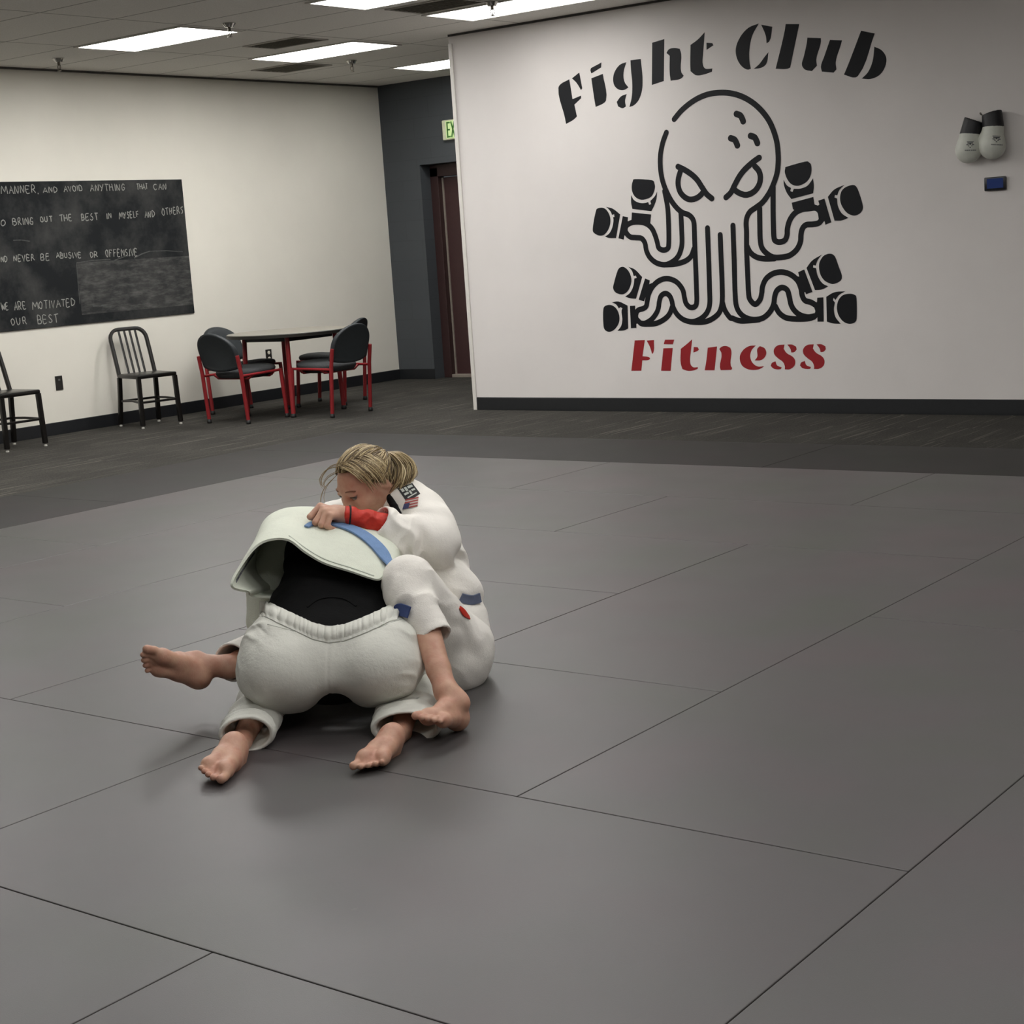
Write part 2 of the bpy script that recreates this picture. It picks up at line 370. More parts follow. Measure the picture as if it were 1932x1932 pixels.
# door in the recess
M_maroon = plain('maroon_door_paint', (62, 38, 38), 0.5, var=0.08)
M_frame = plain('maroon_frame_paint', (54, 34, 33), 0.5)
M_strip = plain('pale_weatherstrip', (158, 148, 138), 0.4, 0.3)
d = empty('door_1', ((DX0 + DX1) / 2, YB + 0.17, CARPET))
d['kind'] = 'structure'
w2 = (DX1 - DX0) / 2
f = MB()
for s in (-1, 1):
    f.box((s * (w2 - 0.05), 0.03, 1.06), (0.10, 0.10, 2.12), bev=0.004)
f.box((0, 0.03, 2.09), (2 * w2, 0.10, 0.12), bev=0.004)
f.build('frame', M_frame, d)
dp = MB()
dp.box((0.0, 0.07, 1.02), (2 * w2 - 0.21, 0.045, 2.0), bev=0.003)
dp.build('door_panel', M_maroon, d)
sd = MB()
sd.box((-w2 + 0.112, 0.045, 1.02), (0.018, 0.02, 2.0))
sd.box((0.0, 0.03, 0.016), (2 * w2 - 0.2, 0.10, 0.032), bev=0.004)
tag(sd.build('weatherstrip', M_strip, d), 'pale metal weatherstrip and threshold')
hd = MB()
hd.tube([(0.36, 0.045, 1.0), (0.36, 0.0, 1.0), (0.30, -0.015, 1.0), (0.24, -0.015, 1.0)], 0.011)
hd.lathe([(0.03, 0), (0.03, 0.01)], (0.36, 0.05, 1.0), 16, (0, -1, 0))
hd.build('door_handle', plain('brushed_steel', (150, 150, 150), 0.3, 0.9), d, True)

# ------------------------------------------------------------------ exit sign
ex = empty('exit_sign', (-10.255, YB, 2.447))
tag(ex, 'pale exit sign with green letters above the maroon door', 'sign')
MB().box((0, -0.02, 0), (0.30, 0.04, 0.192), bev=0.008).build('housing', plain('pale_sign_plastic', (214, 216, 186), 0.4), ex)
nm = N('lit_sign_face', srgb(200, 222, 160), 0.4)
nm.b.inputs['Emission Color'].default_value = srgb(200, 224, 160)
nm.b.inputs['Emission Strength'].default_value = 0.22
MB().box((0.022, -0.042, 0), (0.24, 0.004, 0.168)).build('sign_face', nm.m, ex)
lt = MB()
def bar(x0, z0, x1, z1, w=0.014):
    a = math.atan2(z1 - z0, x1 - x0)
    L = math.hypot(x1 - x0, z1 - z0) + w * 0.5
    lt.box(((x0 + x1) / 2, -0.0455, (z0 + z1) / 2), (L, 0.003, w), Matrix.Rotation(-a, 3, 'Y'))
hz = 0.072
bar(-0.078, -hz, -0.078, hz); bar(-0.075, hz - .005, -0.046, hz - .005); bar(-0.075, 0, -0.050, 0); bar(-0.075, -hz + .005, -0.046, -hz + .005)
bar(-0.028, -hz, 0.012, hz); bar(-0.028, hz, 0.012, -hz)
bar(0.034, -hz, 0.034, hz)
bar(0.076, -hz, 0.076, hz); bar(0.052, hz - .005, 0.100, hz - .005)
lt.build('lettering', plain('sign_green', (62, 122, 48), 0.5), ex)

# ------------------------------------------------------------------ ceiling lights, dark rectangles, sprinklers
nm = N('lit_diffuser', (1, 1, 1, 1), 0.5)
nm.b.inputs['Emission Color'].default_value = LAMP_COL
nm.b.inputs['Emission Strength'].default_value = LAMP
M_lit = nm.m
M_lframe = plain('light_frame_enamel', (206, 203, 196), 0.5, var=0.02)
def make_light():
    t = empty('ceiling_light')
    fr = MB()
    W, D = 1.18, 0.59
    for s in (-1, 1):
        fr.box((s * (W / 2 - 0.012), 0, -0.004), (0.024, D, 0.012))
        fr.box((0, s * (D / 2 - 0.012), -0.004), (W - 0.048, 0.024, 0.012))
    fr.build('frame', M_lframe, t)
    MB().box((0, 0, -0.002), (W - 0.048, D - 0.048, 0.008)).build('diffuser', M_lit, t)
    return t
LIGHTS = [(-9.46, 8.36, 1.3, 'lit ceiling panel nearest the cream wall with a sprinkler overlapping its corner'),
          (-9.48, 10.16, 1.2, 'lit ceiling panel in front of the dark wall between two dark rectangles'),
          (-9.48, 11.94, 0.7, 'lit ceiling panel partly hidden behind the mural partition edge'),
          (-7.12, 8.41, 0.7, 'lit ceiling panel cut by the top edge of the picture, left of another'),
          (-7.12, 9.60, 0.35, 'lit ceiling panel closest above the mural partition'),
          (-9.46, 6.05, 1.0, 'over the left of the mats'), (-9.46, 4.75, 1.0, 'over the left foreground'), (-7.12, 6.60, 1.0, 'over the back of the mats'),  # from this row on: unseen panels, added to fill and even the light
          (-7.12, 4.75, 0.6, 'left of the people'), (-4.75, 6.60, 0.8, 'behind the people'), (-4.75, 4.75, 0.8, 'over the people'),
          (-4.75, 2.90, 0.4, 'over the foreground mats'), (-2.40, 6.60, 0.5, 'over the mats before the mural'), (-2.40, 4.75, 0.7, 'right of the people'),
          (-2.40, 2.90, 0.4, 'in front of the people'), (-2.40, 0.90, 0.4, 'nearest the camera'), (0.0, 4.75, 0.8, 'over the right of the mats'), (0.0, 2.90, 0.7, 'over the right foreground'), (0.0, 0.90, 0.4, 'above the camera')]
lit = {1.0: M_lit}
lp = make_light()
for i, (x, y, pw_l, lab) in enumerate(LIGHTS):
    o = lp if i == 0 else copy_tree(lp)
    o.location = (x, y, ZC)
    if pw_l not in lit:
        lit[pw_l] = M_lit.copy()
        lit[pw_l].node_tree.nodes['Principled BSDF'].inputs['Emission Strength'].default_value = LAMP * pw_l
    for ch in o.children:
        if ch.name.startswith('diffuser'):
            ch.data = ch.data.copy()
            ch.data.materials[0] = lit[pw_l]
    tag(o, lab if i < 5 else 'added lit ceiling panel out of view, ' + lab, 'ceiling light', 'fluorescent ceiling panels')
M_vent = plain('dark_slat_grey', (118, 114, 104), 0.7)
M_slatf = plain('grey_rectangle_frame', (170, 166, 158), 0.6)
for i, (x, y, sx, sy, lab) in enumerate([(-9.21, 9.44, 0.58, 0.36, 'dark ceiling vent on the near side of the panel by the dark wall'),
                                         (-10.39, 10.70, 0.57, 0.44, 'dark ceiling vent nearest the corner of the cream and dark walls'),
                                         (-7.35, 9.04, 0.60, 0.40, 'dark ceiling vent between the two panels above the mural partition')]):
    vt = empty('dark_ceiling_rectangle', (x, y, ZC))  # framed, slatted rectangle, darker than the ceiling tiles around it
    tag(vt, lab, 'rectangle', 'dark ceiling rectangles')
    fr = MB()
    for s in (-1, 1):
        fr.box((s * (sx / 2 - 0.01), 0, -0.003), (0.02, sy, 0.010))
        fr.box((0, s * (sy / 2 - 0.01), -0.003), (sx - 0.04, 0.02, 0.010))
    fr.build('frame', M_slatf, vt)
    g = MB()
    g.box((0, 0, -0.0005), (sx - 0.04, sy - 0.04, 0.004))
    for k in range(8):
        yy = -sy / 2 + 0.04 + k * (sy - 0.08) / 7
        g.box((0, yy, -0.004), (sx - 0.05, 0.012, 0.003), Matrix.Rotation(0.5, 3, 'X'))
    g.build('slats', M_vent, vt)
M_chrome = plain('chrome', (190, 188, 184), 0.18, 1.0, var=0.02)
M_brass = plain('dark_brass', (86, 80, 70), 0.35, 0.8)
sk = None
for x, y, lab in [(-10.64, 8.38, 'sprinkler head near the cream wall, leftmost on the ceiling'),
                  (-8.63, 8.30, 'sprinkler head overlapping the corner of the lit panel near the cream wall'),
                  (-9.82, 10.86, 'sprinkler head before the corner of the dark wall'),
                  (-7.05, 9.28, 'sprinkler head hanging in front of the lit panel above the mural')]:
    if sk is None:
        sk = empty('fire_sprinkler')
        MB().lathe([(0.048, 0.0), (0.048, -0.004), (0.036, -0.018), (0.030, -0.030), (0.012, -0.032)], (0, 0, 0), 20).build('escutcheon', M_chrome, sk, 'auto')
        b = MB()
        b.lathe([(0.011, -0.03), (0.011, -0.05), (0.006, -0.055)], (0, 0, 0), 12)
        for s in (-1, 1):
            b.tube([(s * 0.010, 0, -0.048), (s * 0.019, 0, -0.065), (s * 0.013, 0, -0.084), (0, 0, -0.092)], 0.003, 8)
        b.tube([(0, 0, -0.052), (0, 0, -0.092)], 0.003, 8)
        b.build('frame', M_brass, sk, 'auto')
        MB().lathe([(0.006, -0.098), (0.018, -0.096), (0.018, -0.093), (0.006, -0.091)], (0, 0, 0), 16).build('deflector', M_brass, sk)
        o = sk
    else:
        o = copy_tree(sk)
    o.location = (x, y, ZC)
    tag(o, lab, 'sprinkler', 'ceiling sprinkler heads')

# ------------------------------------------------------------------ training mats
def mat_material(name, rgb, rough, spec):
    n = N(name, srgb(*rgb), rough, spec=spec)
    tc = n.n('ShaderNodeTexCoord').outputs['Object']
    oi = n.n('ShaderNodeObjectInfo')
    off = n.n('ShaderNodeVectorMath', operation='SCALE')
    n.l(oi.outputs['Location'], off.inputs[0])
    off.inputs['Scale'].default_value = 1.0
    ad = n.n('ShaderNodeVectorMath', operation='ADD')
    n.l(tc, ad.inputs[0]); n.l(off.outputs[0], ad.inputs[1])
    wv = ad.outputs[0]
    c = srgb(*rgb)
    k = lambda *m: tuple(c[i] * m[i] for i in range(3)) + (1,)
    hue = n.ramp(n.noise(wv, 1.7, 2), [(0.28, k(1.10, 0.97, 1.02)), (0.5, k(1, 1, 1)), (0.72, k(0.93, 1.03, 0.91))])
    sc = n.ramp(n.noise(wv, 6.0, 6, 0.72), [(0.70, (0, 0, 0)), (0.80, (1, 1, 1))])
    n.col(n.mix(n.math('MULTIPLY', sc, 0.16), hue, srgb(170, 166, 156)))
    rr = n.ramp(n.noise(wv, 3.0, 3), [(0.3, (rough - 0.01,) * 3), (0.7, (rough + 0.015,) * 3)])
    n.l(rr, n.b.inputs['Roughness'])
    n.bump(n.noise(wv, 420, 2), 0.10, 0.002)
    return n.m
M_mat = mat_material('grey_mat_vinyl', (72, 69, 69), 0.42, 0.5)
M_matd = mat_material('charcoal_mat_vinyl', (40, 38, 37), 0.6, 0.25)
GX = [-1.333 - 1.0095 * k for k in range(-3, 8)]     # k index 3 is the seam nearest the camera on the right
GY = [1.984 + 0.9915 * k for k in range(-3, 8)]
def gx(i): return -1.333 - 1.0095 * i
def gy(j): return 1.984 + 0.9915 * j
MATS = []   # (column, row, columns, rows) columns count away from the right, rows count towards the back
taken = set()
def put(c, r, w, h):
    cells = [(c + i, r + j) for i in range(w) for j in range(h)]
    if any(q in taken for q in cells): return
    taken.update(cells)
    MATS.append((c, r, w, h))
# layout read from the seams
for m in [(0, 1, 1, 2), (0, 0, 2, 1), (1, 1, 2, 1), (3, 1, 1, 2), (1, 2, 1, 2), (2, 2, 1, 1), (2, 3, 2, 1), (0, 3, 1, 2), (1, 4, 2, 1),
          (3, 4, 2, 1), (2, 5, 2, 1), (4, 5, 2, 1), (0, 5, 2, 1), (4, 0, 1, 2), (4, 2, 1, 2), (5, 1, 1, 2), (5, 3, 1, 2), (2, 0, 2, 1),
          (0, -1, 1, 1), (1, -1, 2, 1), (3, -1, 2, 1), (5, -1, 1, 2), (-1, 0, 1, 2), (-1, 2, 1, 2), (-1, 4, 1, 2), (0, -2, 2, 1), (2, -2, 2, 1),
          (-2, 0, 1, 2), (-2, 2, 1, 2), (-2, 4, 1, 2), (-1, -2, 1, 2), (-2, -2, 1, 2), (4, -2, 2, 1), (-3, 0, 1, 2), (-3, 2, 1, 2), (-3, 4, 1, 2), (-4, 2, 1, 2), (-4, 4, 1, 2)]:
    put(*m)
for r in range(-2, 6):
    for c in range(-2, 6):
        put(c, r, 1, 1)
def ordw(k):
    return ['first', 'second', 'third', 'fourth', 'fifth', 'sixth', 'seventh', 'eighth', 'ninth', 'tenth', 'eleventh', 'twelfth', 'thirteenth', 'fourteenth'][k]
def add_mat(x0, x1, y0, y1, mat, label, group):
    g = 0.0012
    cx, cy = (x0 + x1) / 2, (y0 + y1) / 2
    o = MB().box((0, 0, -0.006 + 0.0001), (x1 - x0 - 2 * g, y1 - y0 - 2 * g, 0.012), bev=0.0022).build('floor_mat', mat, loc=(cx, cy, 0))
    return tag(o, label, 'mat', group)
rows = {}
for c, r, w, h in MATS:
    rows.setdefault(5 - (r + h - 1), []).append((c + w, c, r, w, h))
for rb, lst in sorted(rows.items()):
    for i, (cl, c, r, w, h) in enumerate(sorted(lst, reverse=True)):
        lab = '%s grey mat, %s from the left, starting %s' % ('square' if w == h else ('sideways' if w > h else 'lengthwise'), ordw(i),
              'at the dark back border' if rb == 0 else '%s row%s before the back border' % (['', 'one', 'two', 'three', 'four', 'five', 'six', 'seven', 'eight'][rb], '' if rb == 1 else 's'))
        add_mat(gx(c + w), gx(c), gy(r), gy(r + h), M_mat, lab, 'light grey training mats')
XB0, YB1 = gx(6) - 1.055, gy(6) + 0.93
k = 0
for c in (5, 3, 1, -1, -3, -5):
    x0 = XB0 if c == 5 else gx(c + 1)
    x1 = gx(c - 1)
    x0 = XB0 if c == 5 else gx(c)
    x1 = gx(c - 2)
    add_mat(gx(5) if False else x0, x1, gy(6), YB1, M_matd, 'charcoal border mat along the back, %s from the left' % ordw(k), 'charcoal border mats')
    k += 1
k = 0
for r in (4, 2, 0, -2):
    add_mat(XB0, gx(6), gy(r), gy(r + 2), M_matd, 'charcoal border mat along the cream wall side, %s from the back' % ordw(k), 'charcoal border mats')
    k += 1

# ------------------------------------------------------------------ mural on the partition
M_vin = plain('black_mural_vinyl', (22, 23, 27), 0.5, var=0.12, scale=8, spec=0.2)
M_red = plain('red_mural_vinyl', (150, 24, 32), 0.45, var=0.08, scale=8)
def pairs(a): return [(a[i] / 1000, a[i + 1] / 1000) for i in range(0, len(a), 2)]
MUY = [-0.0010]
def poly(m, pts):
    MUY[0] -= 0.00001
    m.prism([(x, MUY[0], z) for x, z in pts], (0, 0.0006, 0))
def soft(pts, sub=5, lim=50):
    """rounds the gentle corners of an outline, keeps the sharp ones"""
    P = [np.array(p) for p in pts]
    n_ = len(P)
    sm, tg = [], []
    for i in range(n_):
        a, b, c = P[i - 1], P[i], P[(i + 1) % n_]
        u, w = (b - a) / np.linalg.norm(b - a), (c - b) / np.linalg.norm(c - b)
        ang = math.degrees(math.acos(max(-1, min(1, u @ w))))
        sm.append(ang < lim); t = u + w
        tg.append(t / (np.linalg.norm(t) + 1e-9))
    out = []
    for i in range(n_):
        j = (i + 1) % n_
        p, q = P[i], P[j]
        L = np.linalg.norm(q - p); d = (q - p)
        t0 = tg[i] * L if sm[i] else d
        t1 = tg[j] * L if sm[j] else d
        for k in range(sub if (sm[i] or sm[j]) else 1):
            t = k / sub
            out.append((2 * t ** 3 - 3 * t * t + 1) * p + (t ** 3 - 2 * t * t + t) * t0 + (-2 * t ** 3 + 3 * t * t) * q + (t ** 3 - t * t) * t1)
    return [tuple(v) for v in out]
def stroke(m, pts, w=0.042, sub=6):
    P = crom(pts, sub)
    MUY[0] -= 0.00001
    y = MUY[0]
    L, R = [], []
    for i, p in enumerate(P):
        a, b = P[max(i - 1, 0)], P[min(i + 1, len(P) - 1)]
        t = (b - a) / (np.linalg.norm(b - a) + 1e-9)
        nn = np.array([-t[1], t[0]]) * w / 2
        L.append(p + nn); R.append(p - nn)
    bm = m.bm
    vl = [bm.verts.new((q[0], y, q[1])) for q in L]
    vr = [bm.verts.new((q[0], y, q[1])) for q in R]
    for i in range(len(P) - 1):
        bm.faces.new((vl[i], vl[i + 1], vr[i + 1], vr[i]))
    for p, q in ((P[0], P[1]), (P[-1], P[-2])):
        an = math.atan2(p[1] - q[1], p[0] - q[0])
        bm.faces.new([bm.verts.new((p[0] + w / 2 * math.cos(an - math.pi / 2 + math.pi * k / 10), y, p[1] + w / 2 * math.sin(an - math.pi / 2 + math.pi * k / 10))) for k in range(11)])
def lettering(key, counts, mat, label):
    r_ = empty('wall_lettering')
    r_.matrix_world = M_part
    tag(r_, label, 'lettering')
    it = iter(MURAL[key])
    for c_ in counts:
        m = MB()
        for _ in range(c_): poly(m, soft(pairs(next(it))))
        m.build('letter', mat, r_)
lettering('black', (2, 2, 3, 2, 2, 3, 1, 2, 2), M_vin, 'arched black stencil lettering reading Fight Club above the octopus')
lettering('red', (2, 2, 2, 2, 2, 3, 3), M_red, 'red stencil lettering reading Fitness below the octopus')
oc = empty('octopus_emblem')
oc.matrix_world = M_part
tag(oc, 'black line octopus emblem wearing boxing gloves painted on the white partition', 'emblem')
for s_ in MURAL['spot']:
    m = MB(); stroke(m, pairs(s_), 0.045); m.build('spot', M_vin, oc)
for nm_, key, w in (('head_outline', 'head', 0.041), ('tentacle_lines', 'tent', 0.041)):
    m = MB()
    for s in MURAL[key]: stroke(m, pairs(s), w)
    m.build(nm_, M_vin, oc)
for a in (0, 2):
    m = MB()
    for s in MURAL['eye'][a:a + 2]: stroke(m, pairs(s), 0.043)
    m.build('eye', M_vin, oc)
for gl_ in MURAL['gloves']:
    m = MB()
    for j, p in enumerate(gl_):
        q = pairs(p)
        poly(m, [tuple(v) for v in crom(q, 4, True)] if j == 0 else (soft(q, 5, 40) if j == 1 else q))
    m.build('glove_drawing', M_vin, oc)

# ------------------------------------------------------------------ blackboard
n = N('chalkboard_paint', srgb(30, 32, 34), 0.85, spec=0.2)
tc = n.n('ShaderNodeTexCoord').outputs['Object']
du = n.ramp(n.noise(tc, 2.6, 5, 0.65), [(0.42, (0, 0, 0)), (0.75, (1, 1, 1))])
mp = n.n('ShaderNodeMapping'); mp.inputs['Scale'].default_value = (1, 0.8, 3.5); n.l(tc, mp.inputs[0])
d2 = n.ramp(n.noise(mp.outputs[0], 5.0, 5, 0.7), [(0.45, (0, 0, 0)), (0.7, (1, 1, 1))])
sp = n.n('ShaderNodeSeparateXYZ'); n.l(tc, sp.inputs[0])
inbox = n.math('MULTIPLY', n.math('GREATER_THAN', sp.outputs[1], 8.80 - 8.225), n.math('LESS_THAN', sp.outputs[2], 1.39 - 1.472))
inbox = n.math('MULTIPLY', inbox, n.math('GREATER_THAN', sp.outputs[2], 0.955 - 1.472))
fac = n.math('ADD', n.math('MULTIPLY', du, 0.09), n.math('MULTIPLY', n.math('MULTIPLY', d2, inbox), 0.13))
fac = n.math('ADD', fac, n.math('MULTIPLY', inbox, 0.03))
n.col(n.mix(fac, srgb(29, 31, 33), srgb(190, 188, 182)))
bb = MB().box((0, 0, 0), (0.012, 10.05 - 6.4, 2.064 - 0.88), bev=0.002).build('blackboard', n.m, loc=(XL + 0.007, (10.05 + 6.4) / 2 + 0.775 - 0.775, 1.472))
tag(bb, 'blackboard with chalk handwriting on the cream wall', 'blackboard')
bb.location.y = (10.05 + 6.4) / 2
GLY = {
 'A': [[(0, 0), (.45, 1), (.9, 0)], [(.18, .4), (.75, .4)]], 'B': [[(0, 0), (0.05, 1), (.5, .95), (.6, .75), (.45, .55), (.05, .5)], [(.45, .55), (.75, .3), (.55, .05), (0, 0)]],
 'C': [[(.75, .9), (.4, 1), (.05, .6), (.1, .15), (.45, 0), (.75, .12)]], 'D': [[(0, 0), (0.02, 1), (.5, .9), (.75, .55), (.6, .15), (0, 0)]],
 'E': [[(.7, 1), (0, 1), (0, 0), (.7, 0.03)], [(0, .52), (.55, .53)]], 'F': [[(.75, 1), (0, 1), (0, 0)], [(0, .52), (.55, .53)]],
 'G': [[(.75, .88), (.4, 1), (.05, .6), (.1, .12), (.5, 0), (.72, .2), (.75, .42), (.45, .42)]], 'H': [[(0, 0), (0, 1)], [(.7, 0), (.7, 1)], [(0, .5), (.7, .52)]],
 'I': [[(.1, 0), (.1, 1)]], 'L': [[(0, 1), (0, 0), (.6, 0)]], 'M': [[(0, 0), (.15, 1), (.5, .3), (.85, 1), (1, 0)]], 'N': [[(0, 0), (.05, 1), (.7, 0.02), (.75, 1)]],
 'O': [[(.4, 1), (.08, .75), (.05, .3), (.35, 0), (.7, .25), (.72, .7), (.4, 1)]], 'R': [[(0, 0), (0.03, 1), (.5, .95), (.6, .7), (.4, .5), (.03, .48)], [(.3, .48), (.75, 0)]],
 'S': [[(.65, .9), (.35, 1), (.1, .78), (.3, .55), (.6, .4), (.6, .12), (.3, 0), (.02, .1)]], 'T': [[(0, 1), (.85, 1)], [(.42, 1), (.4, 0)]],
 'U': [[(0, 1), (.03, .25), (.3, 0), (.6, .2), (.66, 1)]], 'V': [[(0, 1), (.35, 0), (.75, 1)]], 'W': [[(0, 1), (.25, 0), (.5, .7), (.75, 0), (1, 1)]],
 'Y': [[(0, 1), (.38, .5)], [(.78, 1), (.3, 0)]], ',': [[(.15, .05), (.05, -.25)]]}
GW = {'M': 1.3, 'W': 1.3, 'I': 0.45, ',': 0.4}
M_chalk = plain('white_chalk', (150, 150, 145), 0.95, var=0.35, scale=120)
M_smear = plain('faint_chalk', (74, 75, 74), 0.95, var=0.3, scale=60)
def chalk_obj(m, name, mat=None):
    co = m.build(name, mat or M_chalk)
    co.parent = bb
    co.matrix_parent_inverse = Matrix.Translation(bb.location).inverted()
rnd = random.Random(3)
for wd, y0, z0, y1, z1, hh in CHALK:
    chalk = MB()
    tot = sum(GW.get(ch, 1.0) for ch in wd) - 0.15
    pos = 0
    for ch in wd:
        wch = GW.get(ch, 1.0)
        for st_ in GLY[ch]:
            pts = []
            for gx_, gz_ in st_:
                a = (pos + gx_ * 0.85 * (wch if ch in 'MW' else 1)) / tot
                pts.append((XL + 0.0142, y0 + (y1 - y0) * a + rnd.uniform(-.004, .004), z0 + (z1 - z0) * a + gz_ * hh + rnd.uniform(-.004, .004)))
            chalk.tube([tuple(p) for p in crom(pts, 3)] if len(pts) > 3 else pts, 0.0036, 6, True, (0.0036, 0.0008), (1, 0, 0))
        pos += wch
    chalk_obj(chalk, 'chalk_word')
# smear marks left by the eraser
for (ya, za, yb, zb, w) in [(8.80, 1.385, 8.79, 1.05, .003), (8.80, 1.39, 9.16, 1.40, .004), (9.20, 1.39, 9.42, 1.43, .004), (9.42, 1.40, 9.60, 1.45, .005), (9.60, 1.45, 9.98, 1.43, .003), (8.92, 1.02, 9.12, 1.0, .005), (8.20, 1.60, 8.36, 1.585, .004)]:
    chalk = MB()
    chalk.tube([(XL + 0.0141, ya, za), (XL + 0.0141, (ya + yb) / 2, (za + zb) / 2 + 0.006), (XL + 0.0141, yb, zb)], w, 6, True, (w, 0.0006), (1, 0, 0))
    chalk_obj(chalk, 'chalk_smear', M_smear)

# ------------------------------------------------------------------ wall plates
M_plate = plain('black_outlet_plastic', (38, 36, 34), 0.45)
M_sock = plain('pale_outlet_face', (206, 200, 186), 0.5)
p = empty('wall_plate', (XL, 8.499, 0.413))
tag(p, 'black cable plate on the cream wall left of the slatted black chair', 'wall plate')
MB().box((0.003, 0, 0), (0.006, 0.072, 0.118), bev=0.002).build('plate', M_plate, p)
MB().box((0.008, 0, 0.026), (0.006, 0.02, 0.016), bev=0.001).build('socket', plain('grey_jack', (92, 92, 90), 0.5), p)
p = empty('wall_outlet', (XL, 10.933, 0.41))
tag(p, 'black power outlet with pale sockets on the cream wall under the round table', 'outlet')
MB().box((0.003, 0, 0), (0.006, 0.075, 0.118), bev=0.002).build('plate', M_plate, p)
for s in (-1, 1):
    MB().lathe([(0.017, 0.0), (0.017, 0.004), (0.014, 0.006)], (0.005, 0.0, s * 0.028), 16, (1, 0, 0)).build('socket', M_sock, p)

# ------------------------------------------------------------------ chairs and table
M_blackmetal = plain('black_gloss_metal', (22, 20, 18), 0.28, 0.3)
M_glide = plain('clear_chair_glide', (210, 208, 200), 0.25)
def make_slat_chair():
    t = empty('side_chair')
    bw, fw_, dp_ = 0.165, 0.165, 0.37
    hb, sh = 0.805, 0.435
    st = MB()
    sp_ = [(0.0, -fw_ - 0.012), (dp_ + 0.01, -fw_ - 0.012), (dp_ + 0.02, fw_ + 0.012), (0.0, fw_ + 0.012)]
    st.box((dp_ / 2, 0, sh - 0.017), (dp_ + 0.03, 2 * fw_ + 0.03, 0.034), bev=0.01)
    st.build('seat', M_blackmetal, t, 'auto')
    fr = MB()
    pts = []
    R = 0.085
    back_x = lambda z: -0.13 * max(0, (z - sh)) / (hb - sh)
    pts.append((back_x(sh - 0.02), -bw, sh - 0.02))
    pts.append((back_x(0.6), -bw, 0.6))
    for k in range(7):
        a = math.pi * k / 12
        z = hb - R + R * math.sin(a)
        pts.append((back_x(z), -bw + R - R * math.cos(a), z))
    for k in range(7):
        a = math.pi / 2 - math.pi * k / 12
        z = hb - R + R * math.sin(a)
        pts.append((back_x(z), bw - R + R * math.cos(a), z))
    pts += [(back_x(0.6), bw, 0.6), (back_x(sh - 0.02), bw, sh - 0.02)]
    fr.tube(pts, 0.014, 12, True, (0.015, 0.017), (1, 0, 0))
    fr.build('back_frame', M_blackmetal, t, 'auto')
    for k in range(4):
        yy = -0.075 + 0.05 * k
        MB().tube([(back_x(sh), yy, sh - 0.005), (back_x(0.62), yy, 0.62), (back_x(hb - 0.02), yy, hb - 0.014)], 0.009, 10, True, (0.009, 0.006), (1, 0, 0)).build('back_slat', M_blackmetal, t, 'auto')
    for x0, y0, x1, y1 in ((0.0, -bw, -0.045, -bw - 0.012), (0.0, bw, -0.045, bw + 0.012), (dp_, -fw_, dp_ + 0.012, -fw_ - 0.008), (dp_, fw_, dp_ + 0.012, fw_ + 0.008)):
        lg = MB().tube([(x0, y0, sh - 0.03), ((x0 * 2 + x1) / 3, (y0 * 2 + y1) / 3, 0.25), (x1, y1, 0.012)], 0.015, 10, True, (0.019, 0.018)).build('leg', M_blackmetal, t, 'auto')
        MB().lathe([(0.013, 0.0), (0.014, 0.010), (0.008, 0.016)], (x1, y1, CARPET), 12).build('glide', M_glide, lg, True)
    for y in (-fw_ - 0.004, fw_ + 0.004):
        MB().tube([(-0.02, y, 0.205), (dp_ / 2, y * 0.9, 0.212), (dp_ + 0.006, y, 0.205)], 0.008, 8, True, (0.009, 0.010)).build('stretcher', M_blackmetal, t, 'auto')
    for x in (-0.02, dp_ + 0.006):
        MB().tube([(x, -fw_, 0.205), (x, fw_, 0.205)], 0.008, 8, True, (0.009, 0.010)).build('stretcher', M_blackmetal, t, 'auto')
    return t
c1 = make_slat_chair()
c1.location = (-11.0, 9.135, 0)
c1.rotation_euler = (0, 0, math.radians(-15))
tag(c1, 'black metal slat-back chair standing alone under the blackboard corner', 'chair', 'black slat-back chairs')
c2 = copy_tree(c1)
c2.location = (-11.0, 7.675, 0)
c2.rotation_euler = (0, 0, math.radians(-2))
tag(c2, 'black metal slat-back chair cut off by the left edge of the picture', 'chair', 'black slat-back chairs')

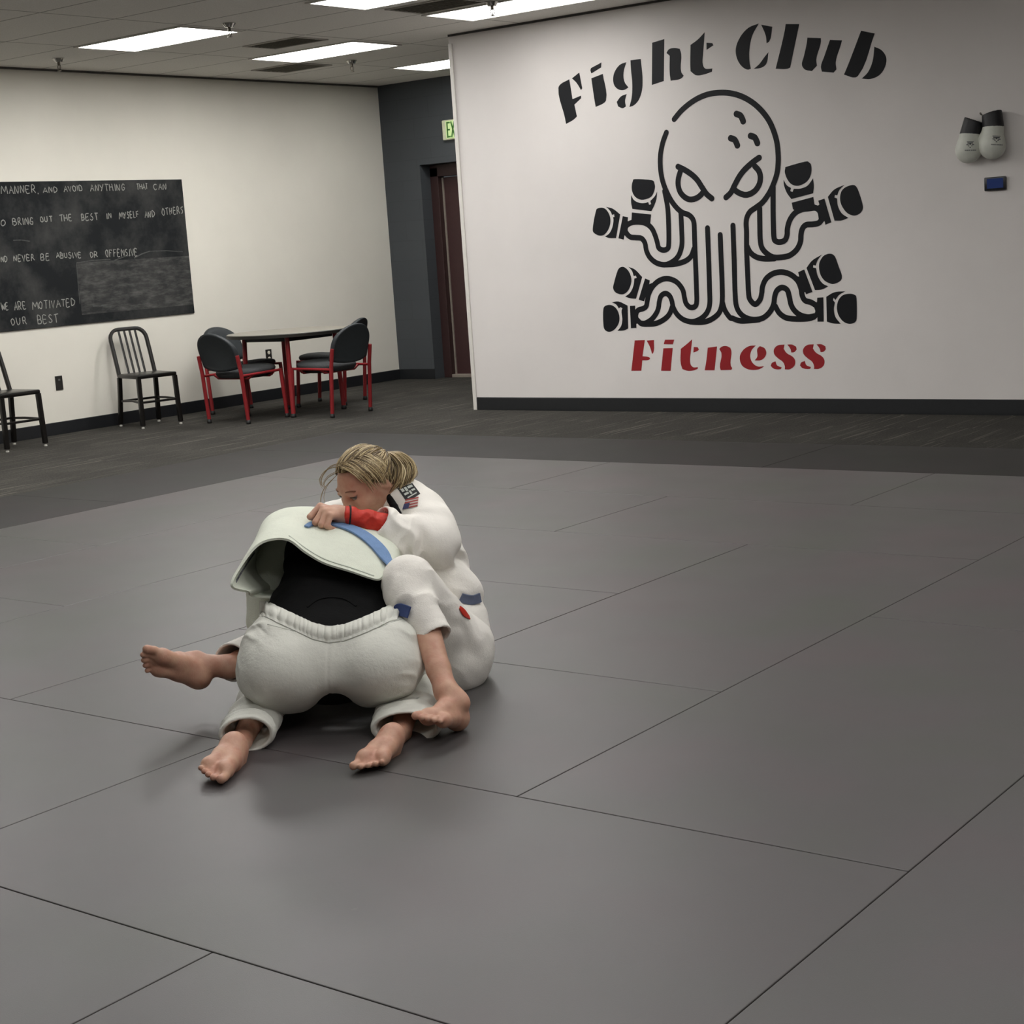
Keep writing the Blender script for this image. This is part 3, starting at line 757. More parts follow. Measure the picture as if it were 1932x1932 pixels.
M_redm = plain('red_enamel_tube', (142, 36, 40), 0.38, 0.05)
n = N('charcoal_chair_fabric', srgb(58, 60, 62), 0.9, spec=0.25)
v = n.coord()
n.col(n.ramp(n.noise(v, 220, 2), [(0.3, srgb(50, 52, 54)), (0.7, srgb(72, 73, 74))]))
n.bump(n.noise(v, 500, 2), 0.4, 0.002)
M_fab = n.m
M_foot = plain('black_rubber', (18, 18, 18), 0.6)
M_shell = plain('black_back_shell', (40, 45, 48), 0.55)
def make_red_chair():
    """faces +x; origin on the floor under the rear legs' centre"""
    t = empty('guest_chair')
    hw, dp_ = 0.235, 0.45
    sh = 0.405
    # seat cushion: rounded slab
    st = MB()
    prof = []
    for k in range(40):
        a = 2 * math.pi * k / 40
        ca, sa = math.cos(a), math.sin(a)
        prof.append((dp_ / 2 + 0.02 + 0.235 * math.copysign(abs(ca) ** 0.75, ca), 0.225 * math.copysign(abs(sa) ** 0.75, sa)))
    rings = []
    cx = dp_ / 2 + 0.02
    for s, z in ((0.80, sh - 0.035), (0.90, sh - 0.034), (0.985, sh - 0.008), (1.0, sh + 0.006), (0.97, sh + 0.022), (0.85, sh + 0.032), (0.5, sh + 0.037)):
        rings.append([st.bm.verts.new((cx + (x - cx) * s, y * s, z + 0.012 * (x - cx) / 0.235)) for x, y in prof])
    for a, b in zip(rings, rings[1:]):
        for k in range(40):
            st.bm.faces.new((a[k], a[(k + 1) % 40], b[(k + 1) % 40], b[k]))
    st.bm.faces.new(rings[0][::-1]); st.bm.faces.new(rings[-1])
    st.build('seat', M_fab, t, True)
    sp_ = MB()
    for s, z in ((0.62, sh - 0.05), (0.72, sh - 0.03)):
        pass
    sp_.box((cx, 0, sh - 0.043), (0.30, 0.34, 0.022), bev=0.008)
    sp_.build('seat_pan', M_foot, t, 'auto')
    # backrest: domed panel, curved and leaning back
    z0, z1 = 0.435, 0.745
    def back(off, inset):
        pts = []
        for k in range(49):
            u = k / 48
            if u < 0.2:
                x = -0.205 + 0 * u; y_, z_ = -0.215 + inset, z0 + 0.02 + inset + (0.13) * (u / 0.2)
            elif u < 0.8:
                a = math.pi * (u - 0.2) / 0.6
                y_, z_ = -(0.215 - inset) * math.cos(a), z0 + 0.15 + (z1 - z0 - 0.15 - inset) * math.sin(a)
            else:
                y_, z_ = 0.215 - inset, z0 + 0.02 + inset + 0.13 * ((1 - u) / 0.2)
            pts.append((y_, z_))
        for k in range(1, 10):
            a = k / 10
            pts.append(((0.215 - inset) * (1 - 2 * a), z0 + inset - 0.012 * math.sin(math.pi * a) + 0.02 * abs(1 - 2 * a) ** 3))
        return [(off - 0.10 * (z_ - z0) / 0.31 - 0.035 + 0.035 * (1 - (y_ / 0.215) ** 2) * -1 + 0.035, y_, z_) for y_, z_ in pts]
    bk = MB()
    rs = [back(-0.012, 0.02), back(-0.018, 0.006), back(-0.008, 0.0), back(0.016, 0.0), back(0.030, 0.008), back(0.036, 0.03), back(0.038, 0.08)]
    vr = [[bk.bm.verts.new(p_) for p_ in r_] for r_ in rs]
    L = len(vr[0])
    for a, b in zip(vr, vr[1:]):
        for k in range(L):
            bk.bm.faces.new((a[k], a[(k + 1) % L], b[(k + 1) % L], b[k]))
    bk.bm.faces.new(vr[0][::-1]); bk.bm.faces.new(vr[-1])
    bk.build('backrest', M_shell, t, True)
    for s in (-1, 1):
        r_ = MB().tube([(-0.055, s * (hw - 0.004), 0.555), (-0.03, s * (hw - 0.002), sh), (0.0, s * hw, 0.02)], 0.0165, 12).build('leg', M_redm, t, 'auto')
        MB().lathe([(0.019, 0), (0.021, 0.012), (0.017, 0.034)], (0, s * hw, CARPET), 14).build('foot', M_foot, r_, True)
        f_ = MB().tube([(dp_ - 0.03, s * (hw - 0.002), sh + 0.0), (dp_, s * hw, 0.02)], 0.0165, 12).build('leg', M_redm, t, 'auto')
        MB().lathe([(0.019, 0), (0.021, 0.012), (0.017, 0.034)], (dp_, s * hw, CARPET), 14).build('foot', M_foot, f_, True)
        MB().tube([(-0.028, s * (hw - 0.003), sh - 0.02), (dp_ - 0.026, s * (hw - 0.003), sh - 0.01)], 0.011, 10).build('side_rail', M_redm, t, 'auto')
    cr = MB()
    for x in (0.10, 0.34):
        cr.tube([(x, -hw + 0.004, sh - 0.022), (x, -hw + 0.05, sh - 0.05), (x, hw - 0.05, sh - 0.05), (x, hw - 0.004, sh - 0.022)], 0.010, 8)
    cr.build('cross_rail', M_redm, t, 'auto')
    return t
R1 = make_red_chair()
spots = [(-10.085, 9.285, 90, 'red-legged chair with charcoal back turned to the room, left of the table, nearer one'),
         (-10.865, 10.06, 0, 'red-legged charcoal chair mostly hidden behind the nearer left chair at the table'),
         (-9.33, 9.975, 180, 'red-legged chair with domed charcoal back right of the table, nearer the camera'),
         (-10.02, 10.77, 200, 'red-legged charcoal chair mostly hidden behind the nearer right chair at the table')]
for i, (x, y, a, lab) in enumerate(spots):
    o = R1 if i == 0 else copy_tree(R1)
    o.location = (x, y, 0)
    o.rotation_euler = (0, 0, math.radians(a))
    tag(o, lab, 'chair', 'red-legged chairs round the table')
tb = empty('round_table', (-10.04, 10.02, 0))
tag(tb, 'round grey-topped table with red legs between the charcoal chairs', 'table')
MB().lathe([(0.50, 0.662), (0.525, 0.666), (0.528, 0.690), (0.522, 0.695)], (0, 0, 0), 64).build('table_edge', plain('black_table_edge', (40, 38, 34), 0.5), tb, 'auto')
MB().lathe([(0.521, 0.6948), (0.519, 0.6965)], (0, 0, 0), 64).build('tabletop', plain('grey_laminate', (134, 130, 120), 0.35, var=0.05), tb, 'auto')
for x, y, lb in ((0.28, -0.30, None), (0.30, 0.30, None), (-0.28, -0.29, None), (-0.33, 0.26, None)):
    lg = MB().tube([(x * 0.93, y * 0.93, 0.665), (x, y, 0.02)], 0.02, 14).build('leg', M_redm, tb, 'auto')
    MB().lathe([(0.022, 0), (0.025, 0.012), (0.02, 0.034)], (x, y, CARPET), 14).build('foot', M_foot, lg, True)
ap = MB()
for s in (-1, 1):
    ap.box((0, s * 0.27, 0.645), (0.5, 0.02, 0.04)); ap.box((s * 0.26, 0, 0.645), (0.02, 0.5, 0.04))
ap.build('apron', M_foot, tb)
# ------------------------------------------------------------------ thermostat and boxing gloves on the partition
th = empty('wall_tablet')
th.matrix_world = M_part @ Matrix.Translation((4.392, 0, 1.488))
tag(th, 'small black wall tablet with a dim blue screen under the boxing gloves', 'tablet')
MB().box((0, -0.012, 0), (0.142, 0.024, 0.086), bev=0.006).build('housing', plain('black_tablet_plastic', (18, 19, 24), 0.35), th, 'auto')
nm = N('dim_blue_screen', srgb(22, 32, 60), 0.2)
nm.b.inputs['Emission Color'].default_value = srgb(36, 56, 110)
nm.b.inputs['Emission Strength'].default_value = 0.22
MB().box((0.002, -0.0245, 0.002), (0.106, 0.002, 0.062)).build('screen', nm.m, th)

# ------------------------------------------------------------------ modelling by distance fields
def v3(p): return np.array(p, float)
def unit(p):
    p = v3(p)
    return p / np.linalg.norm(p)
FH = np.array([-0.61124, 0.79145, 0.0])      # ground direction away from the camera
RH = np.array([0.79145, 0.61124, 0.0])       # ground direction to the right
def st(s, t, z): return RH * s + FH * t + np.array([0, 0, z])
def at(px, py, t):
    """point at ground distance t from the camera seen at image position px, py"""
    d = WC.T @ np.array([(px - 966) / F_PX, (py - 966) / F_PX, 1.0])
    return np.array([0, 0, CAM_H]) + d * (t / (d @ FH))
def atz(px, py, z):
    """point at height z seen at image position px, py"""
    d = WC.T @ np.array([(px - 966) / F_PX, (py - 966) / F_PX, 1.0])
    return np.array([0, 0, CAM_H]) + d * ((z - CAM_H) / d[2])
def cone(a, b, ra, rb, k=0.02, op='add', flat=None):
    """tapered capsule; flat=(axis, factor) squeezes it along the axis"""
    a, b = v3(a), v3(b)
    def ev(X):
        A, B = a, b
        sc = 1.0
        if flat is not None:
            n = unit(flat[0]); q = 1.0 / flat[1] - 1.0
            X = X + ((X - a) @ n.astype(np.float32))[..., None] * (n * q).astype(np.float32)
            B = b + ((b - a) @ n) * n * q
            sc = 0.5 + 0.5 * flat[1]
        ba = (B - A).astype(np.float32)
        l2 = float(ba @ ba) + 1e-12
        pa = X - A.astype(np.float32)
        hh = np.clip((pa @ ba) / l2, 0, 1)
        return (np.sqrt(((pa - hh[..., None] * ba) ** 2).sum(-1)) - (ra + (rb - ra) * hh)) * sc
    r = max(ra, rb)
    return (ev, np.minimum(a, b) - r, np.maximum(a, b) + r, k, op)
def chain(pts, rs, k=0.02, op='add', flat=None):
    return [cone(p, q, r1, r2, k if i == 0 else max(k * 0.5, 0.004), op, flat) for i, (p, q, r1, r2) in enumerate(zip(pts, pts[1:], rs, rs[1:]))]
def ell(c, axes, radii, k=0.02, op='add'):
    """ellipsoid; axes = 3 unit vectors"""
    c = v3(c); A = np.array([unit(a) for a in axes]); R = np.array(radii, float)
    def ev(X):
        q = (X - c.astype(np.float32)) @ A.T.astype(np.float32)
        k0 = np.sqrt(((q / R.astype(np.float32)) ** 2).sum(-1))
        k1 = np.sqrt(((q / (R * R).astype(np.float32)) ** 2).sum(-1)) + 1e-9
        return k0 * (k0 - 1.0) / k1
    ext = np.sqrt(((A * R[:, None]) ** 2).sum(0))
    return (ev, c - ext, c + ext, k, op)
def plane_cut(p, n, lo, hi, k=0.004):
    """removes what lies on the side n points to"""
    p, n = v3(p), unit(n)
    return (lambda X: -((X - p.astype(np.float32)) @ n.astype(np.float32)), v3(lo), v3(hi), k, 'sub')
def warp(fn, lo, hi):
    return (fn, v3(lo), v3(hi), 0, 'fn')
def image_xy(X):
    """image position of points X (used to trace hems and waist edges onto the cloth)"""
    q = X - np.array([0, 0, CAM_H], np.float32)
    c = q @ WC.T.astype(np.float32)
    return 966 + F_PX * c[..., 0] / c[..., 2], 966 + F_PX * c[..., 1] / c[..., 2]
def edge_dist(X, curve, mpp=0.00146):
    """distance below a traced edge, in metres"""
    px, py = image_xy(X)
    xs, ys = zip(*curve)
    return (py - np.interp(px, xs, ys)) * mpp
def edge_cut(curve, lo, hi, below=False, k=0.003):
    sg = -1.0 if below else 1.0
    return (lambda X: sg * edge_dist(X, curve), v3(lo), v3(hi), k, 'sub')
def sdf_mesh(prims, h):
    adds = [p for p in prims if p[4] == 'add']
    lo = np.min([p[1] for p in adds], 0) - 0.03
    hi = np.max([p[2] for p in adds], 0) + 0.03
    shape = np.ceil((hi - lo) / h).astype(int) + 1
    D = np.full(shape, 0.5, np.float32)
    ax = [(lo[i] + h * np.arange(shape[i])).astype(np.float32) for i in range(3)]
    for ev, a, b, k, op in prims:
        m = 1.5 * k + 3 * h + 0.012
        i0 = np.clip(np.floor((a - m - lo) / h).astype(int), 0, shape)
        i1 = np.clip(np.ceil((b + m - lo) / h).astype(int) + 1, 0, shape)
        if np.any(i1 <= i0): continue
        sl = tuple(slice(i0[i], i1[i]) for i in range(3))
        X = np.stack(np.meshgrid(*[ax[i][sl[i]] for i in range(3)], indexing='ij'), -1)
        S = D[sl]
        if op == 'fn':
            D[sl] = ev(X, S)
            continue
        d = ev(X).astype(np.float32)
        if op == 'sub':
            hh = np.maximum(k - np.abs(S + d), 0) / max(k, 1e-6)
            D[sl] = np.maximum(S, -d) + hh * hh * k * 0.25
        else:
            hh = np.maximum(k - np.abs(S - d), 0) / max(k, 1e-6)
            D[sl] = np.minimum(S, d) - hh * hh * k * 0.25
    return surface_nets(D, lo, h)
def surface_nets(D, lo, h):
    ins = D < 0
    c = np.zeros(tuple(n - 1 for n in D.shape), np.uint8)
    for i in (0, 1):
        for j in (0, 1):
            for k in (0, 1):
                c += ins[i:ins.shape[0] - 1 + i, j:ins.shape[1] - 1 + j, k:ins.shape[2] - 1 + k]
    idx = np.argwhere((c > 0) & (c < 8))
    vid = np.full(c.shape, -1, np.int64)
    vid[tuple(idx.T)] = np.arange(len(idx))
    corner = {}
    for i in (0, 1):
        for j in (0, 1):
            for k in (0, 1):
                corner[(i, j, k)] = D[idx[:, 0] + i, idx[:, 1] + j, idx[:, 2] + k]
    pos = np.zeros((len(idx), 3)); cnt = np.zeros(len(idx))
    for a in corner:
        for axn in range(3):
            if a[axn] == 0:
                b = list(a); b[axn] = 1; b = tuple(b)
                va, vb = corner[a], corner[b]
                m = (va < 0) != (vb < 0)
                t = np.where(m, va / (va - vb + 1e-12), 0)
                p = np.tile(np.array(a, float), (len(idx), 1))
                p[:, axn] += t
                pos[m] += p[m]; cnt[m] += 1
    V = lo + h * (idx + pos / np.maximum(cnt, 1)[:, None])
    F = []
    for axn in range(3):
        s0 = [slice(None)] * 3; s1 = [slice(None)] * 3
        s0[axn] = slice(0, -1); s1[axn] = slice(1, None)
        ch = np.argwhere(ins[tuple(s0)] != ins[tuple(s1)])
        u, w = (axn + 1) % 3, (axn + 2) % 3
        ok = (ch[:, u] > 0) & (ch[:, w] > 0) & (ch[:, u] < D.shape[u] - 1) & (ch[:, w] < D.shape[w] - 1)
        ch = ch[ok]
        q = []
        for du, dw in ((-1, -1), (0, -1), (0, 0), (-1, 0)):
            e = ch.copy(); e[:, u] += du; e[:, w] += dw
            q.append(vid[tuple(e.T)])
        q = np.stack(q, 1)
        flip = ~ins[tuple(ch.T)]
        q[flip] = q[flip][:, ::-1]
        F.append(q)
    F = np.concatenate(F)
    F = F[(F >= 0).all(1)]
    return V, F
def relax(V, F, n=2, lam=0.5):
    """light Laplacian smoothing"""
    E = np.concatenate([F[:, [0, 1]], F[:, [1, 2]], F[:, [2, 3]], F[:, [3, 0]]])
    E = np.concatenate([E, E[:, ::-1]])
    deg = np.bincount(E[:, 0], minlength=len(V)).astype(float)
    for _ in range(n):
        S = np.stack([np.bincount(E[:, 0], V[E[:, 1], a], minlength=len(V)) for a in range(3)], 1) / np.maximum(deg, 1)[:, None]
        V = V + lam * (S - V)
    return V
BVH = {}
from mathutils.bvhtree import BVHTree
def mesh_obj(name, V, F, mat, parent=None, smooth=True):
    me = bpy.data.meshes.new(name)
    me.from_pydata([tuple(p) for p in V], [], [tuple(int(i) for i in f) for f in F])
    me.update()
    if smooth:
        me.polygons.foreach_set('use_smooth', [True] * len(me.polygons))
    me.materials.append(mat)
    o = bpy.data.objects.new(name, me)
    COL.objects.link(o)
    if parent:
        o.parent = parent
        o.matrix_parent_inverse = parent.matrix_world.inverted()
    return o
def field_obj(name, prims, h, mat, parent=None, smooth_n=1):
    groups = prims if isinstance(prims[0], list) else [prims]
    V, F, n0 = [], [], 0
    for g in groups:
        v_, f_ = sdf_mesh(g, h)
        if smooth_n: v_ = relax(v_, f_, smooth_n)
        V.append(v_); F.append(f_ + n0); n0 += len(v_)
    V, F = np.concatenate(V), np.concatenate(F)
    o = mesh_obj(name, V, F, mat, parent)
    BVH[o.name] = BVHTree.FromPolygons([tuple(p) for p in V], [tuple(int(i) for i in f) for f in F])
    return o
def drop(px, py, trees, off, default_t=4.8):
    """where the line of sight through px, py meets the cloth, lifted off it"""
    o = Vector((0, 0, CAM_H))
    d = Vector(WC.T @ np.array([(px - 966) / F_PX, (py - 966) / F_PX, 1.0])).normalized()
    best = None
    for tr in trees:
        loc, nor, i, dist = tr.ray_cast(o, d)
        if loc is not None and (best is None or dist < best[2]):
            if nor.dot(d) > 0: nor = -nor
            best = (loc, nor, dist)
    if best is None:
        return v3(at(px, py, default_t)), -v3(d)
    return v3(best[0] + best[1] * off), v3(best[1])
def sheet(name, rows, thick, mat, parent, sub=(5, 5), closed=False, smooth_n=0):
    """cloth lofted through rows of points, with thickness"""
    R = [crom(r, sub[1], closed) for r in rows]
    Cn = [crom([r[i] for r in R], sub[0]) for i in range(len(R[0]))]
    G = np.array(Cn).transpose(1, 0, 2)
    nr, nc = G.shape[:2]
    du = np.gradient(G, axis=0)
    if closed:
        dv = (np.roll(G, -1, 1) - np.roll(G, 1, 1)) / 2
    else:
        dv = np.gradient(G, axis=1)
    nn = np.cross(du, dv); nn /= np.linalg.norm(nn, axis=2, keepdims=True) + 1e-9
    V = np.concatenate([(G + nn * thick / 2).reshape(-1, 3), (G - nn * thick / 2).reshape(-1, 3)])
    F = []
    o = nr * nc
    cols = nc if closed else nc - 1
    for i in range(nr - 1):
        for j in range(cols):
            a, b, c_, d_ = i * nc + j, i * nc + (j + 1) % nc, (i + 1) * nc + (j + 1) % nc, (i + 1) * nc + j
            F.append((a, b, c_, d_)); F.append((o + d_, o + c_, o + b, o + a))
    def edge(lst):
        for a, b in zip(lst, lst[1:]):
            F.append((b, a, o + a, o + b))
    e0 = [j for j in range(nc)] + ([0] if closed else [])
    e1 = [(nr - 1) * nc + j for j in range(nc)] + ([(nr - 1) * nc] if closed else [])
    edge(e0); edge(e1[::-1])
    if not closed:
        edge([i * nc for i in range(nr)][::-1]); edge([i * nc + nc - 1 for i in range(nr)])
    ob = mesh_obj(name, V, F, mat, parent)
    bm = bmesh.new(); bm.from_mesh(ob.data)
    bmesh.ops.recalc_face_normals(bm, faces=bm.faces[:])
    bm.to_mesh(ob.data); bm.free()
    ob.data.polygons.foreach_set('use_smooth', [True] * len(ob.data.polygons))
    ob.data.set_sharp_from_angle(angle=1.0)
    BVH[ob.name] = BVHTree.FromPolygons([tuple(p) for p in V], F)
    return ob
def ribbon(name, pts, nors, w, th, mat, parent, wdir=None):
    """flat band along pts lying on a surface with the given normals"""
    P = [v3(p) for p in pts]
    V, F = [], []
    for i, p in enumerate(P):
        t = unit(P[min(i + 1, len(P) - 1)] - P[max(i - 1, 0)])
        n = unit(v3(nors[i]) - t * (v3(nors[i]) @ t))
        b = np.cross(t, n)
        ww = w[i] if isinstance(w, (list, tuple)) else w
        for sx, sy in ((-.5, 0), (-.47, 1), (.47, 1), (.5, 0)):
            V.append(p + b * ww * sx + n * th * sy)
    for i in range(len(P) - 1):
        for k in range(4):
            F.append((i * 4 + k, i * 4 + (k + 1) % 4, (i + 1) * 4 + (k + 1) % 4, (i + 1) * 4 + k))
    F.append((0, 1, 2, 3)); e = (len(P) - 1) * 4; F.append((e + 3, e + 2, e + 1, e))
    ob = mesh_obj(name, V, F, mat, parent)
    bm = bmesh.new(); bm.from_mesh(ob.data)
    bmesh.ops.recalc_face_normals(bm, faces=bm.faces[:])
    bm.to_mesh(ob.data); bm.free()
    ob.data.polygons.foreach_set('use_smooth', [True] * len(ob.data.polygons))
    ob.data.set_sharp_from_angle(angle=0.8)
    return ob
def draped(name, pix, trees, off, w, th, mat, parent, sub=5, t=4.8):
    q = [drop(x, y, trees, off, t) for x, y in pix]
    pts = crom([a for a, b in q], sub)
    nr = crom([b for a, b in q], sub)
    ww = [float(x[0]) for x in crom([(x,) for x in w], sub)] if isinstance(w, (list, tuple)) else w
    return ribbon(name, pts, nr, ww, th, mat, parent)
def foot(heel, toe, dorsum, side, L=0.235, curl=0.0, spread=1.0, wide=1.0, mall=True):
    """bare foot; side = +1 when the big toe lies towards cross(dorsum, forward)"""
    f = unit(v3(toe) - v3(heel))
    u = unit(v3(dorsum) - f * (v3(dorsum) @ f))
    m = np.cross(u, f) * side
    g = L / 0.235
    def q(x, y, z): return v3(heel) + g * (f * x + m * y * wide + u * z)
    pr = []
    pr += [ell(q(.030, 0, .032), (f, m, u), (.036 * g, .031 * g, .034 * g), .015)]
    pr += chain([q(.035, -.006, .036), q(.09, -.012, .030), q(.150, -.020, .019)], [.031 * g, .026 * g, .020 * g], .02)
    pr += chain([q(.040, .006, .045), q(.10, .014, .036), q(.160, .018, .023)], [.030 * g, .025 * g, .023 * g], .02)
    pr += chain([q(.052, 0, .080), q(.10, .004, .056), q(.155, .004, .030)], [.032 * g, .026 * g, .019 * g], .02)
    for sg in ((-1, 1) if mall else ()):
        pr += [ell(q(.050, sg * .031, .082 - .004 * sg * -1), (f, m, u), (.013, .010, .014), .012)]
    pr += [ell(q(.168, .020, .021), (f, m, u), (.024, .021, .021), .014), ell(q(.150, -.027, .017), (f, m, u), (.022, .017, .017), .014)]
    toes = [(.176, .027, .215, .027, .0125, .0125), (.178, .0085, .219, .008, .0088, .0088), (.172, -.006, .208, -.007, .0082, .0082), (.164, -.019, .195, -.0205, .0078, .0078), (.155, -.031, .181, -.033, .0076, .0074)]
    for i, (x0, y0, x1, y1, r0, r1) in enumerate(toes):
        mid = (x0 + x1) / 2
        z0 = .019 if i == 0 else .017
        pr += chain([q(x0, y0, z0), q(mid, (y0 + y1) / 2, z0 + .003 - curl * .3), q(x1 + (.004 if i == 0 else 0), y1 * spread, r1 + .0015 - curl)], [r0 * 1.02 * g, r0 * .92 * g, r1 * g], .006)
    return pr, q
# ------------------------------------------------------------------ cloth and skin materials
def gi_material(name, rgb, rib=1.0):
    n = N(name, srgb(*rgb), 0.92, spec=0.15)
    v = n.coord()
    c = srgb(*rgb)
    n.col(n.ramp(n.noise(v, 9, 4), [(0.3, tuple(x * .94 for x in c[:3])), (0.7, tuple(min(1, x * 1.03) for x in c[:3]))]))
    w = n.n('ShaderNodeTexVoronoi'); w.inputs['Scale'].default_value = 320; n.l(v, w.inputs['Vector'])
    big = n.noise(v, 22, 4, 0.6)
    n.bump(n.math('ADD', n.math('MULTIPLY', w.outputs['Distance'], 0.10 * rib), big), 0.35, 0.010)
    return n.m
M_giW = gi_material('warm_white_gi', (240, 236, 229))
M_giK = gi_material('cool_white_gi', (222, 226, 212))
M_pantK = gi_material('pale_grey_gi_trousers', (214, 214, 206), 0.5)
M_black_c = plain('black_rash_guard', (11, 11, 12), 0.85, spec=0.15, var=0.12, scale=60, bump=0.25, bscale=200)
n = N('skin', srgb(196, 142, 118), 0.5)
v = n.coord()
n.col(n.ramp(n.noise(v, 26, 4), [(0.25, srgb(182, 128, 108)), (0.5, srgb(195, 149, 127)), (0.75, srgb(204, 163, 138))]))
n.b.inputs['Subsurface Weight'].default_value = 0.12
n.b.inputs['Subsurface Radius'].default_value = (0.012, 0.005, 0.003)
n.bump(n.noise(v, 190, 3), 0.2, 0.002)
M_skin = n.m
M_beltK = plain('blue_belt_cotton', (112, 142, 184), 0.85, var=0.06, scale=50, bump=0.3, bscale=260)
M_beltW = plain('grey_blue_belt_cotton', (96, 104, 128), 0.85, var=0.06, scale=50, bump=0.3, bscale=260)
M_redc = plain('red_sleeve_fabric', (198, 44, 26), 0.6, var=0.1, scale=40, bump=0.3, bscale=90)
def waves(P, dirs):
    out = 0
    for d, lam, ph, amp in dirs:
        d = unit(d)
        out = out + amp * np.sin((P @ d.astype(np.float32)) * (2 * np.pi / lam) + ph)
    return out
_tab = np.random.RandomState(7).rand(32, 32, 32).astype(np.float32)
def vnoise(Q):
    """smooth value noise in 0..1"""
    i = np.floor(Q).astype(int)
    f = (Q - i).astype(np.float32)
    f = f * f * (3 - 2 * f)
    i = i % 32
    j = (i + 1) % 32
    o = 0
    for a in (0, 1):
        wx = f[..., 0] if a else 1 - f[..., 0]
        ix = j[..., 0] if a else i[..., 0]
        for b in (0, 1):
            wy = f[..., 1] if b else 1 - f[..., 1]
            iy = j[..., 1] if b else i[..., 1]
            for c in (0, 1):
                wz = f[..., 2] if c else 1 - f[..., 2]
                iz = j[..., 2] if c else i[..., 2]
                o = o + _tab[ix, iy, iz] * wx * wy * wz
    return o
def creases(P, axis, lam, amp, stretch=3.5, seed=0.0):
    """soft ridged folds running across the axis"""
    a = unit(axis)
    u = unit(np.cross(a, (0.3, 0.5, 0.81)))
    w = np.cross(a, u)
    M = np.stack([a / lam, u / (lam * stretch), w / (lam * stretch)], 1).astype(np.float32)
    Q = P @ M + np.float32(seed)
    q2 = vnoise(P * np.float32(14.0) + np.float32(seed + 5.3))
    Q = Q + (q2[..., None] - 0.5) * np.array([1.2, 0.5, 0.5], np.float32)
    n = vnoise(Q)
    return amp * (np.abs(2 * n - 1) * 2 - 1)
def blob(P, c, r):
    q = ((P - v3(c).astype(np.float32)) ** 2).sum(-1) / (r * r)
    return np.exp(-q)
# ------------------------------------------------------------------ the kneeling grappler (back to the camera)
UP = np.array([0, 0, 1.0])
pk = empty('person', tuple(st(-0.53, 4.55, 0)))
bpy.context.view_layer.update()
tag(pk, 'kneeling grappler seen from behind in white gi with blue belt, black shirt showing', 'person')
# skeleton
kp = st(-0.535, 4.60, 0.205)                    # pelvis
kw = st(-0.535, 4.73, 0.260)                   # waist
kc = st(-0.535, 4.93, 0.370)                   # chest
ks = st(-0.575, 5.06, 0.420)                   # shoulder line
nrm = unit(np.cross(kc - kp, RH)); nrm = nrm if nrm[2] > 0 else -nrm
hipL, hipR = at(537, 1258, 4.52), at(712, 1246, 4.52)
kneeL, kneeR = st(-0.745, 4.82, 0.085), st(-0.315, 4.82, 0.085)
ankL, ankR = at(462, 1387, 4.30) - UP * .012, at(762, 1374, 4.32) - UP * .008
flatT = (nrm, 0.62)
# pale trousers
lo, hi = st(-1.2, 4.0, -0.1), st(0.2, 5.3, 0.8)
LO, HI = np.minimum(lo, hi) - 0.6, np.maximum(lo, hi) + 0.6
WAIST = [(440, 1108), (488, 1132), (500, 1133), (530, 1148), (560, 1162), (590, 1176), (620, 1183), (650, 1179), (680, 1168), (710, 1155), (738, 1141), (752, 1139), (800, 1110)]
tr = []
tr += [ell(at(533, 1262, 4.50), (RH, FH, UP), (0.128, 0.158, 0.122), 0.06), ell(at(714, 1250, 4.50), (RH, FH, UP), (0.132, 0.158, 0.114), 0.06)]
tr += [ell(at(622, 1225, 4.58), (RH, unit(FH + .4 * UP), unit(UP - .4 * FH)), (0.200, 0.19, 0.115), 0.05)]
tr += [cone(kp, kw, 0.220, 0.220, 0.05, 'add', flatT)]
tr += [ell(at(534, 1208, 4.58), (RH, FH, UP), (0.098, .12, 0.085), 0.05), ell(at(722, 1205, 4.58), (RH, FH, UP), (0.098, .12, 0.080), 0.05)]
tr += [cone(hipL, kneeL, 0.115, 0.085, 0.04), cone(hipR, kneeR, 0.115, 0.085, 0.04)]
tr += [cone(at(632, 1352, 4.20), at(632, 1342, 4.72), .050, .055, .05, 'sub')]
cuffL, cuffR = at(464, 1387, 4.30), at(766, 1374, 4.31)
def gathers(P, S):
    dist = -edge_dist(P, WAIST)                                   # negative below the edge
    sx = P @ RH.astype(np.float32)
    m = np.exp(-((dist + 0.016) / 0.024) ** 2)
    irr = 0.6 + 0.4 * np.sin(sx * 47 + 1)
    g = 0.0030 * np.sin(sx * 2 * np.pi / 0.019 + 1.6 * np.sin(sx * 33)) * m * irr
    stitch = 0.0040 * np.exp(-((dist + 0.036) / 0.0026) ** 2)
    puff = -0.006 * np.exp(-((dist + 0.018) / 0.015) ** 2)
    fan = 0.0022 * np.sin((sx + 0.538) / (0.05 - dist) * 3.2) * np.exp(-((dist + 0.065) / 0.03) ** 2) * np.exp(-((sx + 0.538) / 0.10) ** 2)
    seam = 0.0022 * np.exp(-((sx + 0.538 - 0.05 * (P[..., 2] - 0.25)) / 0.003) ** 2) * (dist < -0.04)
    return S + g + stitch + puff + seam + fan
tr += [warp(gathers, LO, HI)]
def folds(P, S):
    w = creases(P, st(.5, .2, 1), .045, .011, 3.0, 4.0)
    m = blob(P, at(475, 1185, 4.5), 0.07) + blob(P, at(768, 1180, 4.5), 0.07) + blob(P, at(470, 1310, 4.4), 0.07) + blob(P, at(785, 1300, 4.4), 0.06)
    crease = 0.006 * np.exp(-((edge_dist(P, [(470, 1165), (500, 1195), (525, 1216), (560, 1240)])) / 0.004) ** 2) * blob(P, at(503, 1195, 4.5), .05)
    return S + w * m + crease
tr += [warp(folds, LO, HI)]
tr += [edge_cut(WAIST, LO, HI)]
